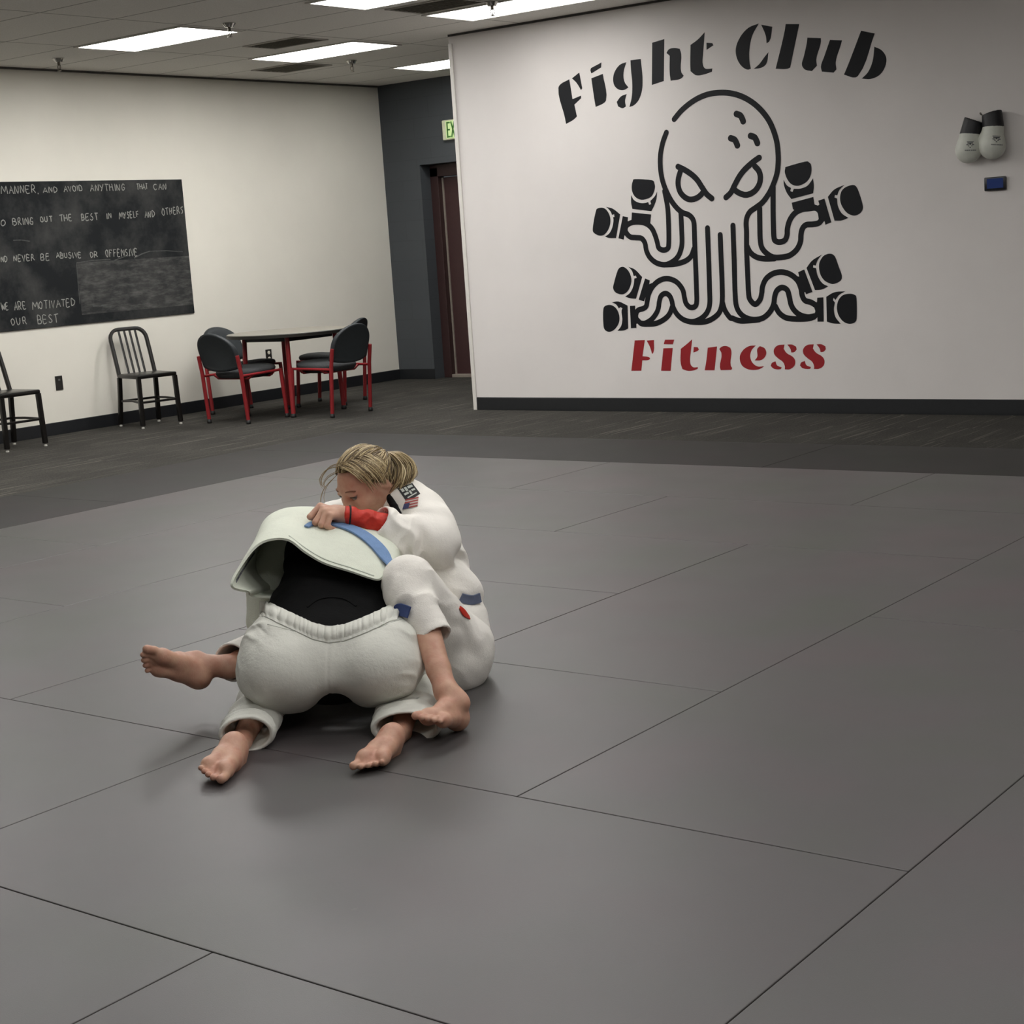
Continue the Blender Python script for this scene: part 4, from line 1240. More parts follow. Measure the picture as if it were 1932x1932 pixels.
def shank(knee, cuff, r0, r1, fl=None, tilt=0.0):
    d = unit(cuff - knee)
    g = [cone(knee, cuff, r0, r1, 0.01, 'add', fl), cone(cuff - d * .02, cuff + d * .03, r1, r1 * 1.06, 0.02, 'add', fl)]
    def leg_folds(P, S):
        dc = (P - cuff.astype(np.float32)) @ d.astype(np.float32)
        w = creases(P, d + .4 * UP, .040, .010, 2.5, 1.0) * np.clip(-dc / .05, 0, 1)
        return S + w + .0018 * np.exp(-((dc + .018) / .002) ** 2)
    g += [warp(leg_folds, LO, HI)]
    g += [plane_cut(cuff, d + tilt * RH, LO, HI, .003)]
    g += [cone(cuff - d * .16, cuff + d * .06, r1 * .80, r1 * .97, .003, 'sub', fl)]
    return g
legL = shank(kneeL, cuffL, .070, .069, (UP, .70), .10)
legR = shank(kneeR, cuffR, .075, .090, (UP, .50), -.05)
trousers = field_obj('trousers', [tr, legL, legR], 0.0040, M_pantK, pk, 1)
# gathered elastic waistband lying on the trousers' top edge
wr, nw = [], 240
wxs, wys = zip(*WAIST)
for iv in range(9):
    v_ = iv / 8
    row = []
    for iu in range(nw):
        u_ = iu / (nw - 1)
        x_ = 490 + (749 - 490) * u_
        y_ = float(np.interp(x_, wxs, wys)) + 3 + 27 * v_ + (-2 if v_ == 0 else 0)
        p_, n_ = drop(x_, y_, [BVH['trousers']], 0.0)
        rip = (1 - 2 * abs(math.sin(u_ * math.pi * 24 + 1.9 * math.sin(u_ * 19) + .5 * v_)) ** .7) * .8 + math.sin(u_ * 2 * math.pi * 37 + 1.0) * .3
        off = .0005 + .0055 * math.sin(math.pi * min(1, v_ * .9 + .12)) ** .7 + .0030 * rip * math.sin(math.pi * (0.12 + .8 * v_))
        row.append(p_ + n_ * off)
    wr.append(row)
for iv in range(9):      # even out the line of contact
    A = np.array(wr[iv]); 
    for _ in range(2): A[1:-1] = (A[:-2] + 2 * A[1:-1] + A[2:]) / 4
    wr[iv] = [q for q in A]
waistband = sheet('waistband', wr, 0.003, M_pantK, trousers, (1, 1))
draped('waist_stitching', [(x_, float(np.interp(x_, wxs, wys)) + 31) for x_ in range(494, 748, 12)], [BVH['trousers'], BVH['waistband']], 0.0001, .0014, .0005, plain('waist_thread', (142, 144, 136), 0.9), trousers, 3)
draped('yoke_seam', [(478, 1172), (505, 1178), (540, 1187), (580, 1197), (620, 1201), (670, 1196), (715, 1184), (745, 1172), (768, 1166)], [BVH['trousers']], 0.0, .0022, .0007, plain('seam_thread', (170, 172, 164), 0.9), trousers, 5)
# black shirt under the jacket
sh = [cone(kp, kw, 0.206, 0.210, 0.05, 'add', flatT), cone(kw, kc, 0.210, 0.165, 0.05, 'add', flatT), cone(kc, ks, 0.160, 0.155, 0.05, 'add', flatT)]
def shirt_fold(P, S):
    w = creases(P, st(.2, .9, .4), .05, .0022, 3.0, 2.0)
    return S + w
sh += [warp(shirt_fold, LO, HI)]
shirt = field_obj('rash_guard', sh, 0.006, M_black_c, pk)
hem = draped('shirt_hem', [(580, 1146), (600, 1132), (626, 1127), (652, 1131), (672, 1144)], [BVH['rash_guard']], 0.0, 0.006, 0.003, M_black_c, shirt)
# bare body: feet, legs and what the clothes hide
bk_ = []
fl, ql = foot(atz(446, 1374, .088), atz(388, 1472, .025), st(0.0, 0.30, -0.95), -1, 0.236, curl=0.001, wide=1.14, mall=False)
fr_, qr = foot(atz(747, 1358, .088), atz(684, 1446, .025), st(-0.10, 0.30, -0.93), 1, 0.222, curl=0.003, wide=1.1, mall=False)
bk_ += fl + fr_
bk_ += chain([ql(.045, 0, .052), at(455, 1390, 4.32) - UP * .012, kneeL], [.026, .028, .052], .02)
bk_ += chain([qr(.045, 0, .052), at(756, 1376, 4.33) - UP * .010, kneeR], [.026, .028, .052], .02)
bk_ += chain([kneeL, hipL, kp], [.055, .080, .09], .03) + chain([kneeR, hipR, kp], [.055, .080, .09], .03)
bk_ += [cone(kp, kw, 0.16, 0.15, 0.03, 'add', flatT), cone(kw, kc, 0.15, 0.14, 0.03, 'add', flatT), cone(kc, ks, 0.15, 0.13, 0.04, 'add', flatT)]
khead = st(-0.60, 5.30, 0.40)
bk_ += chain([ks, khead], [.06, .055], .03) + [ell(khead + st(0, .05, -.01), (RH, unit(FH - .3 * UP), unit(UP + .3 * FH)), (.074, .10, .09), .02)]
kshL, kshR = ks - RH * 0.165, ks + RH * 0.15
bk_ += chain([kshL, at(500, 1165, 4.98), st(-0.66, 5.20, 0.16)], [.050, .036, .030], .03)
bk_ += chain([kshR, st(-0.40, 5.28, 0.30), st(-0.22, 5.34, 0.28)], [.055, .045, .032], .03)
body_k = field_obj('body', bk_, 0.0035, M_skin, pk, 1)
kh = [ell(khead + st(0, .045, .008), (RH, unit(FH - .3 * UP), unit(UP + .3 * FH)), (.083, .108, .096), .02), plane_cut(khead + st(0, .10, -.02), st(0, .6, -.8), LO, HI)]
field_obj('hair', kh, 0.006, plain('dark_brown_hair', (58, 44, 34), 0.6, var=0.25, scale=90), pk)
# jacket: a loose tube round the torso, hem lifted off the back
def loop(pp): return [at(*p) for p in pp]
JR = [
 [(735, 1128, 4.80), (729, 1082, 4.67), (712, 1094, 4.625), (660, 1078, 4.635), (612, 1063, 4.66), (577, 1043, 4.69), (540, 1018, 4.72), (492, 1025, 4.70), (456, 1065, 4.65), (437, 1105, 4.60), (468, 1117, 4.68), (498, 1126, 4.78)],
 [(742, 1120, 4.88), (748, 1062, 4.76), (728, 1052, 4.72), (680, 1040, 4.73), (625, 1030, 4.75), (580, 1018, 4.77), (538, 1000, 4.79), (496, 1010, 4.78), (464, 1050, 4.73), (449, 1092, 4.69), (480, 1112, 4.76), (510, 1124, 4.84)],
 [(750, 1100, 4.95), (756, 1040, 4.86), (732, 1018, 4.83), (685, 1003, 4.84), (632, 995, 4.86), (582, 990, 4.88), (536, 984, 4.90), (499, 997, 4.90), (475, 1035, 4.86), (464, 1080, 4.82), (495, 1106, 4.88), (530, 1118, 4.92)],
 [(748, 1085, 5.02), (752, 1020, 4.97), (722, 994, 4.95), (680, 982, 4.96), (632, 975, 4.97), (582, 970, 4.98), (536, 970, 5.00), (501, 985, 5.00), (484, 1020, 4.98), (478, 1070, 4.95), (510, 1100, 4.98), (550, 1110, 5.02)],
 [(735, 1075, 5.10), (738, 1015, 5.08), (712, 988, 5.06), (675, 972, 5.06), (630, 963, 5.07), (582, 958, 5.08), (536, 961, 5.09), (503, 980, 5.09), (490, 1015, 5.09), (490, 1065, 5.08), (520, 1090, 5.10), (560, 1100, 5.12)],
 [(715, 1065, 5.18), (715, 1020, 5.18), (695, 995, 5.17), (668, 980, 5.17), (628, 968, 5.18), (585, 963, 5.18), (545, 968, 5.18), (515, 988, 5.18), (505, 1020, 5.18), (505, 1060, 5.18), (535, 1080, 5.18), (570, 1090, 5.18)],
 [(680, 1050, 5.25), (680, 1030, 5.25), (668, 1012, 5.25), (650, 1000, 5.25), (622, 992, 5.25), (592, 990, 5.25), (565, 994, 5.25), (545, 1008, 5.25), (540, 1028, 5.25), (545, 1050, 5.25), (570, 1062, 5.25), (600, 1068, 5.25)]]
jacket_k = sheet('jacket', [loop(r) for r in JR], 0.007, M_giK, pk, (6, 7), True)
# sleeves of the kneeling figure
sl = chain([kshL + st(.02, .02, 0), at(500, 1100, 5.0), at(498, 1172, 4.97), st(-0.70, 5.14, 0.18)], [.075, .060, .052, .05], .03)
sl += chain([kshR, st(-0.40, 5.27, 0.30), st(-0.28, 5.32, 0.28)], [.080, .066, .055], .03)
field_obj('sleeves', sl, 0.007, M_giK, jacket_k)
TK = [BVH['jacket'], BVH['rash_guard'], BVH['trousers']]
belt_pix = [(578, 996), (590, 990), (608, 988), (640, 992), (672, 1003), (700, 1022), (722, 1046), (734, 1072)]
draped('belt', belt_pix, [BVH['jacket']], 0.002, [.016, .024, .030, .036, .040, .042, .042, .038], 0.005, M_beltK, pk, 6)
n = N('printed_tape_cloth', srgb(60, 60, 72), 0.85)
n.col(n.ramp(n.noise(n.coord(), 150, 2), [(0.45, srgb(48, 48, 60)), (0.55, srgb(140, 142, 148))]))
M_tape = n.m
# stitched hem line and maker's print inside the flap
draped('hem_seam', [(706, 1087), (660, 1071), (614, 1056), (580, 1037), (545, 1011)], [BVH['jacket']], 0.0005, 0.0035, 0.0012, plain('gi_seam_thread', (176, 182, 168), 0.9), jacket_k, 6)
draped('printed_tape', [(445, 1097), (453, 1083), (462, 1069), (471, 1055), (480, 1042)], [BVH['jacket']], 0.0006, .009, .0012, M_tape, jacket_k, 5)

# ------------------------------------------------------------------ the seated grappler (blonde, facing the camera's left)
pw = empty('person', tuple(st(-0.2, 4.8, 0)))
bpy.context.view_layer.update()
tag(pw, 'blonde grappler with ponytail in white gi, sitting and gripping the blue belt', 'person')
wp = at(850, 1222, 4.92)
ww_ = at(836, 1125, 4.98)
wc = at(790, 1015, 5.06)
wn_ = at(762, 945, 5.09)
lsh, rsh = at(794, 970, 5.03), st(-0.40, 5.26, 0.50)
lel, lwr = at(818, 1022, 4.90), at(660, 978, 4.885)
hcen = at(690, 902, 5.06)
hf, hl = unit(st(-.68, -.56, -.47)), unit(st(.66, -.74, .02))
hu = unit(np.cross(hf, hl)); hl = unit(np.cross(hu, hf))
def hq(f, l, u): return hcen + hf * f + hl * l + hu * u
lkn, lank = at(771, 1098, 4.66), at(842, 1305, 4.37)
rkn, rank = at(525, 1218, 5.02), at(432, 1258, 4.74)
lhip, rhip = at(860, 1228, 4.86), st(-0.30, 5.08, 0.12)
b = []
# head
b += [ell(hq(0, 0, .002), (hf, hl, hu), (.095, .074, .092), .02)]
b += [ell(hq(.035, 0, -.035), (hf, hl, hu), (.058, .060, .070), .03)]
b += chain([hq(.045, 0, -.085), hq(.062, 0, -.095)], [.030, .020], .03)
b += [ell(hq(.084, 0, .012), (hf, hl, hu), (.012, .045, .010), .014)]                              # brow
for sg in (-1, 1):
    b += [ell(hq(.094, sg * .030, -.008), (hf, hl, hu), (.016, .017, .012), .014, 'sub')]           # sockets
    b += [ell(hq(.068, sg * .040, -.040), (hf, hl, hu), (.022, .020, .018), .02)]                   # cheeks
    b += [ell(hq(-.006, sg * .074, -.012), (unit(hf * .9 - hu * .3), hl, hu), (.017, .009, .030), .008)]   # ears
    b += [ell(hq(-.002, sg * .083, -.010), (unit(hf * .9 - hu * .3), hl, hu), (.009, .006, .018), .006, 'sub')]
    b += [ell(hq(.0865, sg * .031, .0005), (hf, hl, hu), (.0095, .0165, .0055), .006)]                 # upper lid
    b += [ell(hq(.083, sg * .031, -.0225), (hf, hl, hu), (.009, .015, .005), .006)]                 # lower lid
b += chain([hq(.088, 0, .006), hq(.106, 0, -.030), hq(.110, 0, -.038)], [.008, .010, .011], .012)   # nose
for sg in (-1, 1): b += [ell(hq(.100, sg * .011, -.040), (hf, hl, hu), (.010, .007, .007), .006)]
b += [ell(hq(.090, 0, -.062), (hf, hl, hu), (.010, .022, .005), .006), ell(hq(.088, 0, -.072), (hf, hl, hu), (.010, .020, .006), .006)]
# neck, trunk, limbs
b += chain([hq(-.02, 0, -.05), wn_], [.052, .055], .03)
b += chain([wn_, wc, ww_, wp], [.055, .085, .080, .095], .04)
b += chain([lsh, lel, lwr], [.046, .036, .0205], .02)
b += chain([wn_, lsh], [.055, .05], .03) + chain([wn_, rsh], [.055, .05], .03)
b += chain([rsh, st(-0.62, 5.40, 0.44), st(-0.74, 5.25, 0.40)], [.052, .042, .026], .02)
b += chain([wp, lhip, lkn], [.11, .085, .052], .03)
calf = lkn * .60 + lank * .40 + st(.004, .006, 0)
b += chain([lkn, calf, lank * .8 + lkn * .2, lank], [.045, .0405, .034, .031], .02)
b += chain([wp, rhip, rkn], [.11, .085, .052], .03)
b += chain([rkn, rkn * .6 + rank * .4, rank], [.050, .046, .033], .02)
# left foot: heel down, toes lifted towards the camera
fw1, qw1 = foot(at(868, 1379, 4.375), at(790, 1363, 4.185), st(.15, .2, .8), -1, 0.225, curl=-0.004)
fw2, qw2 = foot(at(394, 1298, 4.70), at(258, 1238, 4.60), st(-.10, .75, .30), 1, 0.246, curl=0.003)
b += fw1 + chain([qw1(.05, 0, .08), lank], [.032, .031], .02)
b += fw2 + chain([qw2(.05, 0, .08), rank], [.033, .033], .02)
# left hand: fist closed over the belt
hd0 = at(652, 970, 4.885)
hx = unit(at(600, 966, 4.87) - hd0)             # towards the knuckles
kn_px = [(604, 955, 4.905), (611, 961, 4.885), (616.5, 966, 4.868), (623.5, 973, 4.852)]
pp_px = [(585, 975, 4.880), (595, 985.5, 4.858), (606, 990, 4.842), (617, 993, 4.832)]
frad = [.0098, .0102, .0098, .0086]
wri = at(650, 971, 4.888)
inn = unit(st(.25, .75, -.45))                   # into the grip, away from the camera
for i in range(4):
    kn, pp_ = at(*kn_px[i]), at(*pp_px[i])
    b += [cone(wri + (kn - wri) * .12 + inn * .004, kn + inn * .003, .0145, .0118, .012)]
    r = frad[i]
    b += chain([kn, pp_], [r * 1.10, r * .98], .0045)
    p3 = pp_ + inn * .022 + RH * .012 - UP * .004
    p4 = p3 + inn * .012 + RH * .016 + UP * .006
    b += chain([pp_, p3, p4], [r * .98, r * .92, r * .82], .004)
b += chain([lwr, wri], [.022, .0215], .012) + [ell(at(634, 970, 4.895), (hx, unit(np.cross(hx, inn)), inn), (.030, .030, .016), .012)]
th1 = at(632, 960, 4.915)
b += chain([at(641, 965, 4.91), th1, at(612, 962, 4.935), at(600, 970, 4.925)], [.013, .0125, .011, .009], .007)
body_w = field_obj('body', b, 0.0032, M_skin, pw, 1)
# eyes and brows
M_eye = plain('eye_white', (168, 156, 150), 0.3)
for sg in (-1, 1):
    e = MB()
    c = hq(.0795, sg * .031, -.0105)
    e.lathe([(.0001, -.011), (.006, -.0095), (.0105, -.004), (.0115, 0), (.0105, .004), (.006, .0095), (.0001, .011)], (0, 0, 0), 16, tuple(hf))
    bmesh.ops.translate(e.bm, verts=e.bm.verts[:], vec=Vector(c))
    eo = e.build('eye', M_eye, pw, True)
    eo.matrix_parent_inverse = pw.matrix_world.inverted()
    ir = MB()
    gz = unit(hf + hl * .12 - hu * .10)
    ir.lathe([(.0066, .0), (.0060, .0014), (.0001, .0022)], tuple(c + gz * .0104), 16, tuple(gz))
    io = ir.build('iris', plain('grey_green_iris', (40, 42, 40), 0.2), eo, True)
    io.matrix_parent_inverse = pw.matrix_world.inverted()
    la = MB()
    la.tube([tuple(p) for p in crom([hq(.0895, sg * .018, -.0095), hq(.0945, sg * .026, -.0052), hq(.0930, sg * .035, -.0052), hq(.0855, sg * .044, -.0100)], 4)], .0012, 6, True, (.0016, .0011), tuple(hf))
    lo2 = la.build('eyelashes', plain('dark_lashes', (46, 34, 30), 0.7), pw, True)
    lo2.matrix_parent_inverse = pw.matrix_world.inverted()
    br_ = MB()
    bp = [hq(.0955, sg * .014, .0135), hq(.0960, sg * .026, .0180), hq(.0885, sg * .042, .0175), hq(.0795, sg * .051, .0115)]
    br_.tube([tuple(p) for p in crom(bp, 4)], .001, 6, True, (.0024, .0012), tuple(hf))
    bo = br_.build('eyebrow', plain('brown_eyebrow', (124, 86, 68), 0.8), pw, True)
    bo.matrix_parent_inverse = pw.matrix_world.inverted()
# hair
n = N('blonde_hair', srgb(150, 120, 78), 0.45)
at_ = n.n('ShaderNodeAttribute'); at_.attribute_name = 'tone'
n.col(n.ramp(at_.outputs['Fac'], [(0.0, srgb(70, 56, 40)), (0.35, srgb(118, 98, 68)), (0.7, srgb(176, 154, 112)), (1.0, srgb(212, 194, 154))]))
M_hair = n.m
hA, hB, hC = .103, .082, .098
def on_skull(d, off=0.0):
    """point on the hair cap in direction d (f, l, u)"""
    d = unit(d)
    r = 1.0 / math.sqrt((d[0] / hA) ** 2 + (d[1] / hB) ** 2 + (d[2] / hC) ** 2)
    p = d * (r + off)
    return hq(p[0], p[1], p[2] + .003)
rh_ = random.Random(11)
class Strands:
    def __init__(self): self.V, self.F, self.T = [], [], []
    def add(self, pts, w, th, tone, upc):
        pts = [v3(p) for p in pts]
        n0 = len(self.V); L = len(pts)
        for i, p in enumerate(pts):
            t = unit(pts[min(i + 1, L - 1)] - pts[max(i - 1, 0)])
            o_ = p - upc
            o_ = unit(o_ - t * (o_ @ t)); s_ = np.cross(t, o_)
            k = i / (L - 1)
            e = (1 - 0.85 * k ** 3) * (0.55 + 0.45 * min(1, k * 5))
            for a, c_ in ((-1, 0), (-.4, 1), (.4, 1), (1, 0), (0, -1)):
                self.V.append(p + s_ * a * w * e + o_ * c_ * th * e)
                self.T.append(min(1, max(0, tone * (1.05 - .25 * (1 - k) ** 2))))
        for i in range(L - 1):
            for k in range(5):
                self.F.append((n0 + i * 5 + k, n0 + i * 5 + (k + 1) % 5, n0 + (i + 1) * 5 + (k + 1) % 5, n0 + (i + 1) * 5 + k))
    def build(self, name, parent):
        o = mesh_obj(name, self.V, self.F, M_hair, parent)
        a = o.data.attributes.new('tone', 'FLOAT', 'POINT')
        a.data.foreach_set('value', self.T)
        return o
tie_d = unit((-.95, .06, .20))
cap = Strands()
# smooth under-cap
nu, nv = 40, 24
def hairline(phi):
    """lowest cap angle from the crown for direction phi (0 = face, pi/2 = her left)"""
    a = abs(math.atan2(math.sin(phi), math.cos(phi)))
    return 0.80 + 1.2 * min(1, max(0, (a - 0.6) / 1.3)) ** 0.8
for i in range(nv + 1):
    for j in range(nu):
        phi = 2 * math.pi * j / nu
        th_ = hairline(phi) * i / nv
        d_ = (math.sin(th_) * math.cos(phi), math.sin(th_) * math.sin(phi), math.cos(th_))
        cap.V.append(on_skull(d_, -.003)); cap.T.append(0.22)
for i in range(nv):
    for j in range(nu):
        cap.F.append((i * nu + j, i * nu + (j + 1) % nu, (i + 1) * nu + (j + 1) % nu, (i + 1) * nu + j))
for k in range(760):
    phi = rh_.uniform(-math.pi, math.pi)
    th_ = hairline(phi) * (1 - 0.72 * rh_.random() ** 1.7)
    d0 = np.array([math.sin(th_) * math.cos(phi), math.sin(th_) * math.sin(phi), math.cos(th_)])
    pts = []
    lift = rh_.uniform(.0, .006)
    bend = rh_.uniform(-.12, .12)
    for q in range(13):
        a = q / 12
        dd = unit(d0 * (1 - a) + tie_d * a + np.array([0, bend + .10 * np.sign(d0[1]), .22]) * math.sin(math.pi * a) * .5)
        pts.append(on_skull(dd, -.001 + lift * math.sin(math.pi * min(1, a * 1.1)) + .002 * math.sin(9 * a + k)))
    tone = rh_.choice([.12, .25, .4, .55, .7, .85, .95]) * (0.75 if abs(phi) > 2 else 1)
    cap.add(pts, rh_.uniform(.0011, .0030), .0012, tone, hcen)
hair = cap.build('hair', pw)
# locks falling over the temple and cheek, and wisps at the forehead
lk = Strands()
for k in range(150):
    a0 = rh_.random()
    d0 = unit((.60 - .75 * a0 + rh_.uniform(-.18, .10), .02 + .42 * a0 + rh_.uniform(-.12, .12), .84 - .15 * a0))
    d1 = unit((.50 - .95 * a0 + rh_.uniform(-.10, .10), .82 + .15 * a0, -.02 - .30 * a0 + rh_.uniform(-.26, .20)))
    ln = rh_.uniform(.72, 1.0)
    pts = []
    for q in range(12):
        a = q / 11 * ln
        dd = unit(d0 * (1 - a) + d1 * a + np.array([-.10, 0, .10]) * math.sin(math.pi * a))
        pts.append(on_skull(dd, .0005 + .0045 * math.sin(math.pi * min(1, a * 1.15)) + .003 * a))
    lk.add(pts, rh_.uniform(.0009, .0024), .0010, rh_.choice([.2, .4, .6, .8, 1.0]), hcen)
for px_ in ([(652, 872), (624, 880), (609, 898), (606, 914), (613, 922)], [(645, 880), (616, 888), (604, 906), (609, 920)], [(640, 888), (619, 900), (611, 914), (617, 922)], [(636, 896), (616, 918), (609, 938), (611, 956)]):
    for r_ in range(3):
        j = [rh_.uniform(-2, 2) for _ in range(2)]
        lk.add(crom([at(x + j[0] * i, y + j[1], 4.985) for i, (x, y) in enumerate(px_)], 4), .0012, .0009, .5, hcen)
lo_ = lk.build('loose_locks', hair)
pt = Strands()
t0 = on_skull(tie_d, .004)
pc = at(757, 886, 5.07)
for k in range(300):
    a = rh_.uniform(0, 2 * math.pi); r_ = math.sqrt(rh_.random())
    off = RH * math.cos(a) * r_ * .036 + unit(np.cross(RH, UP)) * math.sin(a) * r_ * .036
    end = at(742 + rh_.uniform(-12, 14), 930 + rh_.uniform(-14, 26), 5.04) + off * .35
    mid = at(762, 880, 5.08) + off * 1.05 + UP * rh_.uniform(-.008, .012)
    m2 = at(760, 903, 5.06) + off * 1.1
    pts = crom([t0 + off * .15, t0 * .5 + mid * .5 + UP * .014 + off * .3, mid, m2, end], 5)
    pt.add(pts, rh_.uniform(.0012, .0030), .0012, rh_.choice([.15, .35, .5, .7, .85, 1.0]), pc)
po = pt.build('ponytail', hair)
MB().lathe([(.012, -.008), (.017, -.004), (.017, .004), (.012, .008)], (0, 0, 0), 16, tuple(unit(t0 - hcen))).build('hair_tie', M_foot, hair, True, loc=tuple(t0)).matrix_parent_inverse = pw.matrix_world.inverted()

# white trousers of the seated grappler
tw = []
tw += [ell(at(860, 1240, 4.88), (RH, FH, UP), (.100, .14, .125), .05)]
tw += chain([wp, lhip, lkn], [.112, .105, .078], .04)
shin = unit(lank - lkn)
lcuff = at(822, 1204, 4.515)
tw += chain([lkn, at(770, 1120, 4.62), lcuff], [.064, .062, .052], .03)
tw += chain([wp, rhip, rkn], [.13, .115, .078], .04)
rcuff = at(436, 1250, 4.755)
rd_ = unit(rcuff - rkn)
tw += chain([rkn, rcuff], [.074, .060], .03)
cd = unit(lcuff - at(770, 1120, 4.62))
def wf(P, S):
    m1 = blob(P, at(790, 1150, 4.58), .10)
    w1 = creases(P, cd + .5 * RH, .034, .016, 2.8, 3.0)
    m2 = blob(P, at(860, 1200, 4.8), .13)
    w2 = creases(P, st(.7, .2, .7), .055, .009, 3.2, 6.0)
    dc = (P - lcuff.astype(np.float32)) @ cd.astype(np.float32)
    st1 = (.0022 * np.exp(-((dc + .022) / .0022) ** 2) + .0018 * np.exp(-((dc + .030) / .0022) ** 2)) * blob(P, lcuff, .09)
    return S + w1 * m1 * np.clip((-dc - .035) / .05, 0, 1) + w2 * m2 + st1
tw += [warp(wf, LO, HI)]
tw += [plane_cut(lcuff, cd, lcuff + cd * .06 - .10, lcuff + cd * .06 + .10, .003), plane_cut(rcuff, rd_, rcuff + rd_ * .06 - .10, rcuff + rd_ * .06 + .10, .003)]
tw += [cone(lcuff - cd * .09, lcuff + cd * .05, .043, .046, .003, 'sub'), cone(rcuff - rd_ * .09, rcuff + rd_ * .05, .050, .053, .003, 'sub')]
trousers_w = field_obj('trousers', tw, 0.0045, M_giW, pw)
# jacket of the seated grappler
jw = []
jw += chain([wn_ + (wc - wn_) * .25, wc, ww_, wp + (ww_ - wp) * .25], [.085, .118, .106, .108], .05)
jw += chain([wn_ * .75 + lsh * .25, lsh], [.070, .070], .04) + chain([wn_ * .8 + rsh * .2, rsh], [.07, .075], .04)
scuff = at(712, 982, 4.885)
jw += chain([lsh, at(812, 995, 4.96), lel, at(772, 1018, 4.875), scuff], [.072, .072, .070, .066, .050], .03)
jw += chain([rsh, st(-0.60, 5.39, 0.44), st(-0.70, 5.29, 0.41)], [.075, .068, .05], .03)
sd_ = unit(scuff - lel)
skirt = at(905, 1190, 4.86)
jw += chain([at(850, 1140, 4.95), at(868, 1215, 4.90)], [.105, .100], .04, 'add', (FH, .8))
wq = at(882, 1140, 4.95)
wax = unit(ww_ - wp)
def jf(P, S):
    m1 = blob(P, at(812, 1018, 4.92), .12)
    w1 = creases(P, st(.9, .1, .35), .044, .020, 4.5, 8.0)
    m2 = blob(P, at(760, 1005, 4.87), .08)
    w2 = creases(P, sd_ + .6 * UP, .036, .009, 4.0, 1.5)
    m3 = blob(P, at(855, 1080, 4.95), .10)
    w3 = creases(P, wax + .6 * RH, .044, .020, 4.5, 9.0)
    dbelt = (P - wq.astype(np.float32)) @ wax.astype(np.float32)
    pinch = .010 * np.exp(-(dbelt / .022) ** 2) * blob(P, wq, .2)
    dc = (P - scuff.astype(np.float32)) @ sd_.astype(np.float32)
    st1 = .0018 * np.exp(-((dc + .020) / .0022) ** 2) * blob(P, scuff, .09)
    return S + w1 * m1 + w2 * m2 + w3 * m3 + pinch + st1
jw += [warp(jf, LO, HI)]
jw += [plane_cut(scuff, sd_ + .35 * UP - .45 * FH, scuff + sd_ * .07 - .09, scuff + sd_ * .07 + .09, .003), cone(scuff - sd_ * .10, scuff + sd_ * .06, .040, .047, .003, 'sub')]
clo, chi = np.minimum(at(760, 1080, 4.6), at(1000, 1320, 5.3)) - .05, np.maximum(at(760, 1080, 4.6), at(1000, 1320, 5.3)) + .3
jw += [edge_cut([(740, 1066), (777, 1081), (829, 1117), (861, 1145), (900, 1176), (925, 1212), (960, 1250)], LO, HI, True)]
jacket_w = field_obj('jacket', jw, 0.0042, M_giW, pw)
# black collar, red undersleeve, wrist band, belt, patches
cl = chain([hq(-.02, .0, -.085), wn_ - UP * .005], [.058, .062], .02)
field_obj('collar', cl, .005, M_black_c, pw)
rs_ = chain([scuff - sd_ * .04, at(699, 983, 4.885), at(653, 971.5, 4.886)], [.030, .0305, .0265], .02)
rs_ += [plane_cut(at(651, 971, 4.886), hx, LO, HI, .002)]
def rf(P, S): return S + creases(P, sd_ + .6 * UP, .022, .0045, 1.8, 2.2)
rs_ += [warp(rf, LO, HI)]
field_obj('red_sleeve', rs_, .003, M_redc, pw)
wb2 = chain([at(668, 975.5, 4.886), at(650, 971, 4.886)], [.0345, .0325], .01)
wb2 += [plane_cut(at(661, 974, 4.886), -hx, LO, HI, .0008), plane_cut(at(657.5, 973, 4.886), hx, LO, HI, .0008)]
field_obj('wrist_band', wb2, .0025, M_foot, pw)
TW = [BVH['jacket.001'] if 'jacket.001' in BVH else BVH['jacket'], BVH['trousers.001']]
draped('belt', [(868, 1126), (880, 1130), (892, 1131), (903, 1128)], [BVH['jacket.001']], .004, .030, .005, M_beltW, pw, 6)
draped('red_shirt_hem', [(866, 1146), (874, 1156), (884, 1166)], TW, .002, [.010, .022, .014], .003, M_redc, pw, 6)
jt = [BVH['jacket.001'] if 'jacket.001' in BVH else BVH['jacket']]
def patch(name, corners, nu_, nv_, mat, off, parent):
    a, b_, c_, d_ = [np.array(q, float) for q in corners]
    V, F = [], []
    for i in range(nv_ + 1):
        for j in range(nu_ + 1):
            u, w = j / nu_, i / nv_
            q = (a * (1 - u) + b_ * u) * (1 - w) + (d_ * (1 - u) + c_ * u) * w
            p, nn = drop(q[0], q[1], jt, off)
            V.append(p)
    for i in range(nv_):
        for j in range(nu_):
            k = i * (nu_ + 1) + j
            F.append((k, k + 1, k + nu_ + 2, k + nu_ + 1))
    return mesh_obj(name, V, F, mat, parent)
M_pd = plain('black_patch_cloth', (34, 36, 38), 0.8)
M_pl = plain('pale_patch_thread', (190, 194, 188), 0.8)
pa = patch('shoulder_patch', [(750, 922), (778, 912), (793, 932), (768, 948)], 8, 8, M_pd, .0012, pw)
def sub(corn, u0, u1, w0, w1):
    a, b_, c_, d_ = [np.array(q, float) for q in corn]
    f_ = lambda u, w: (a * (1 - u) + b_ * u) * (1 - w) + (d_ * (1 - u) + c_ * u) * w
    return [f_(u0, w0), f_(u1, w0), f_(u1, w1), f_(u0, w1)]
pcn = [(750, 922), (778, 912), (793, 932), (768, 948)]
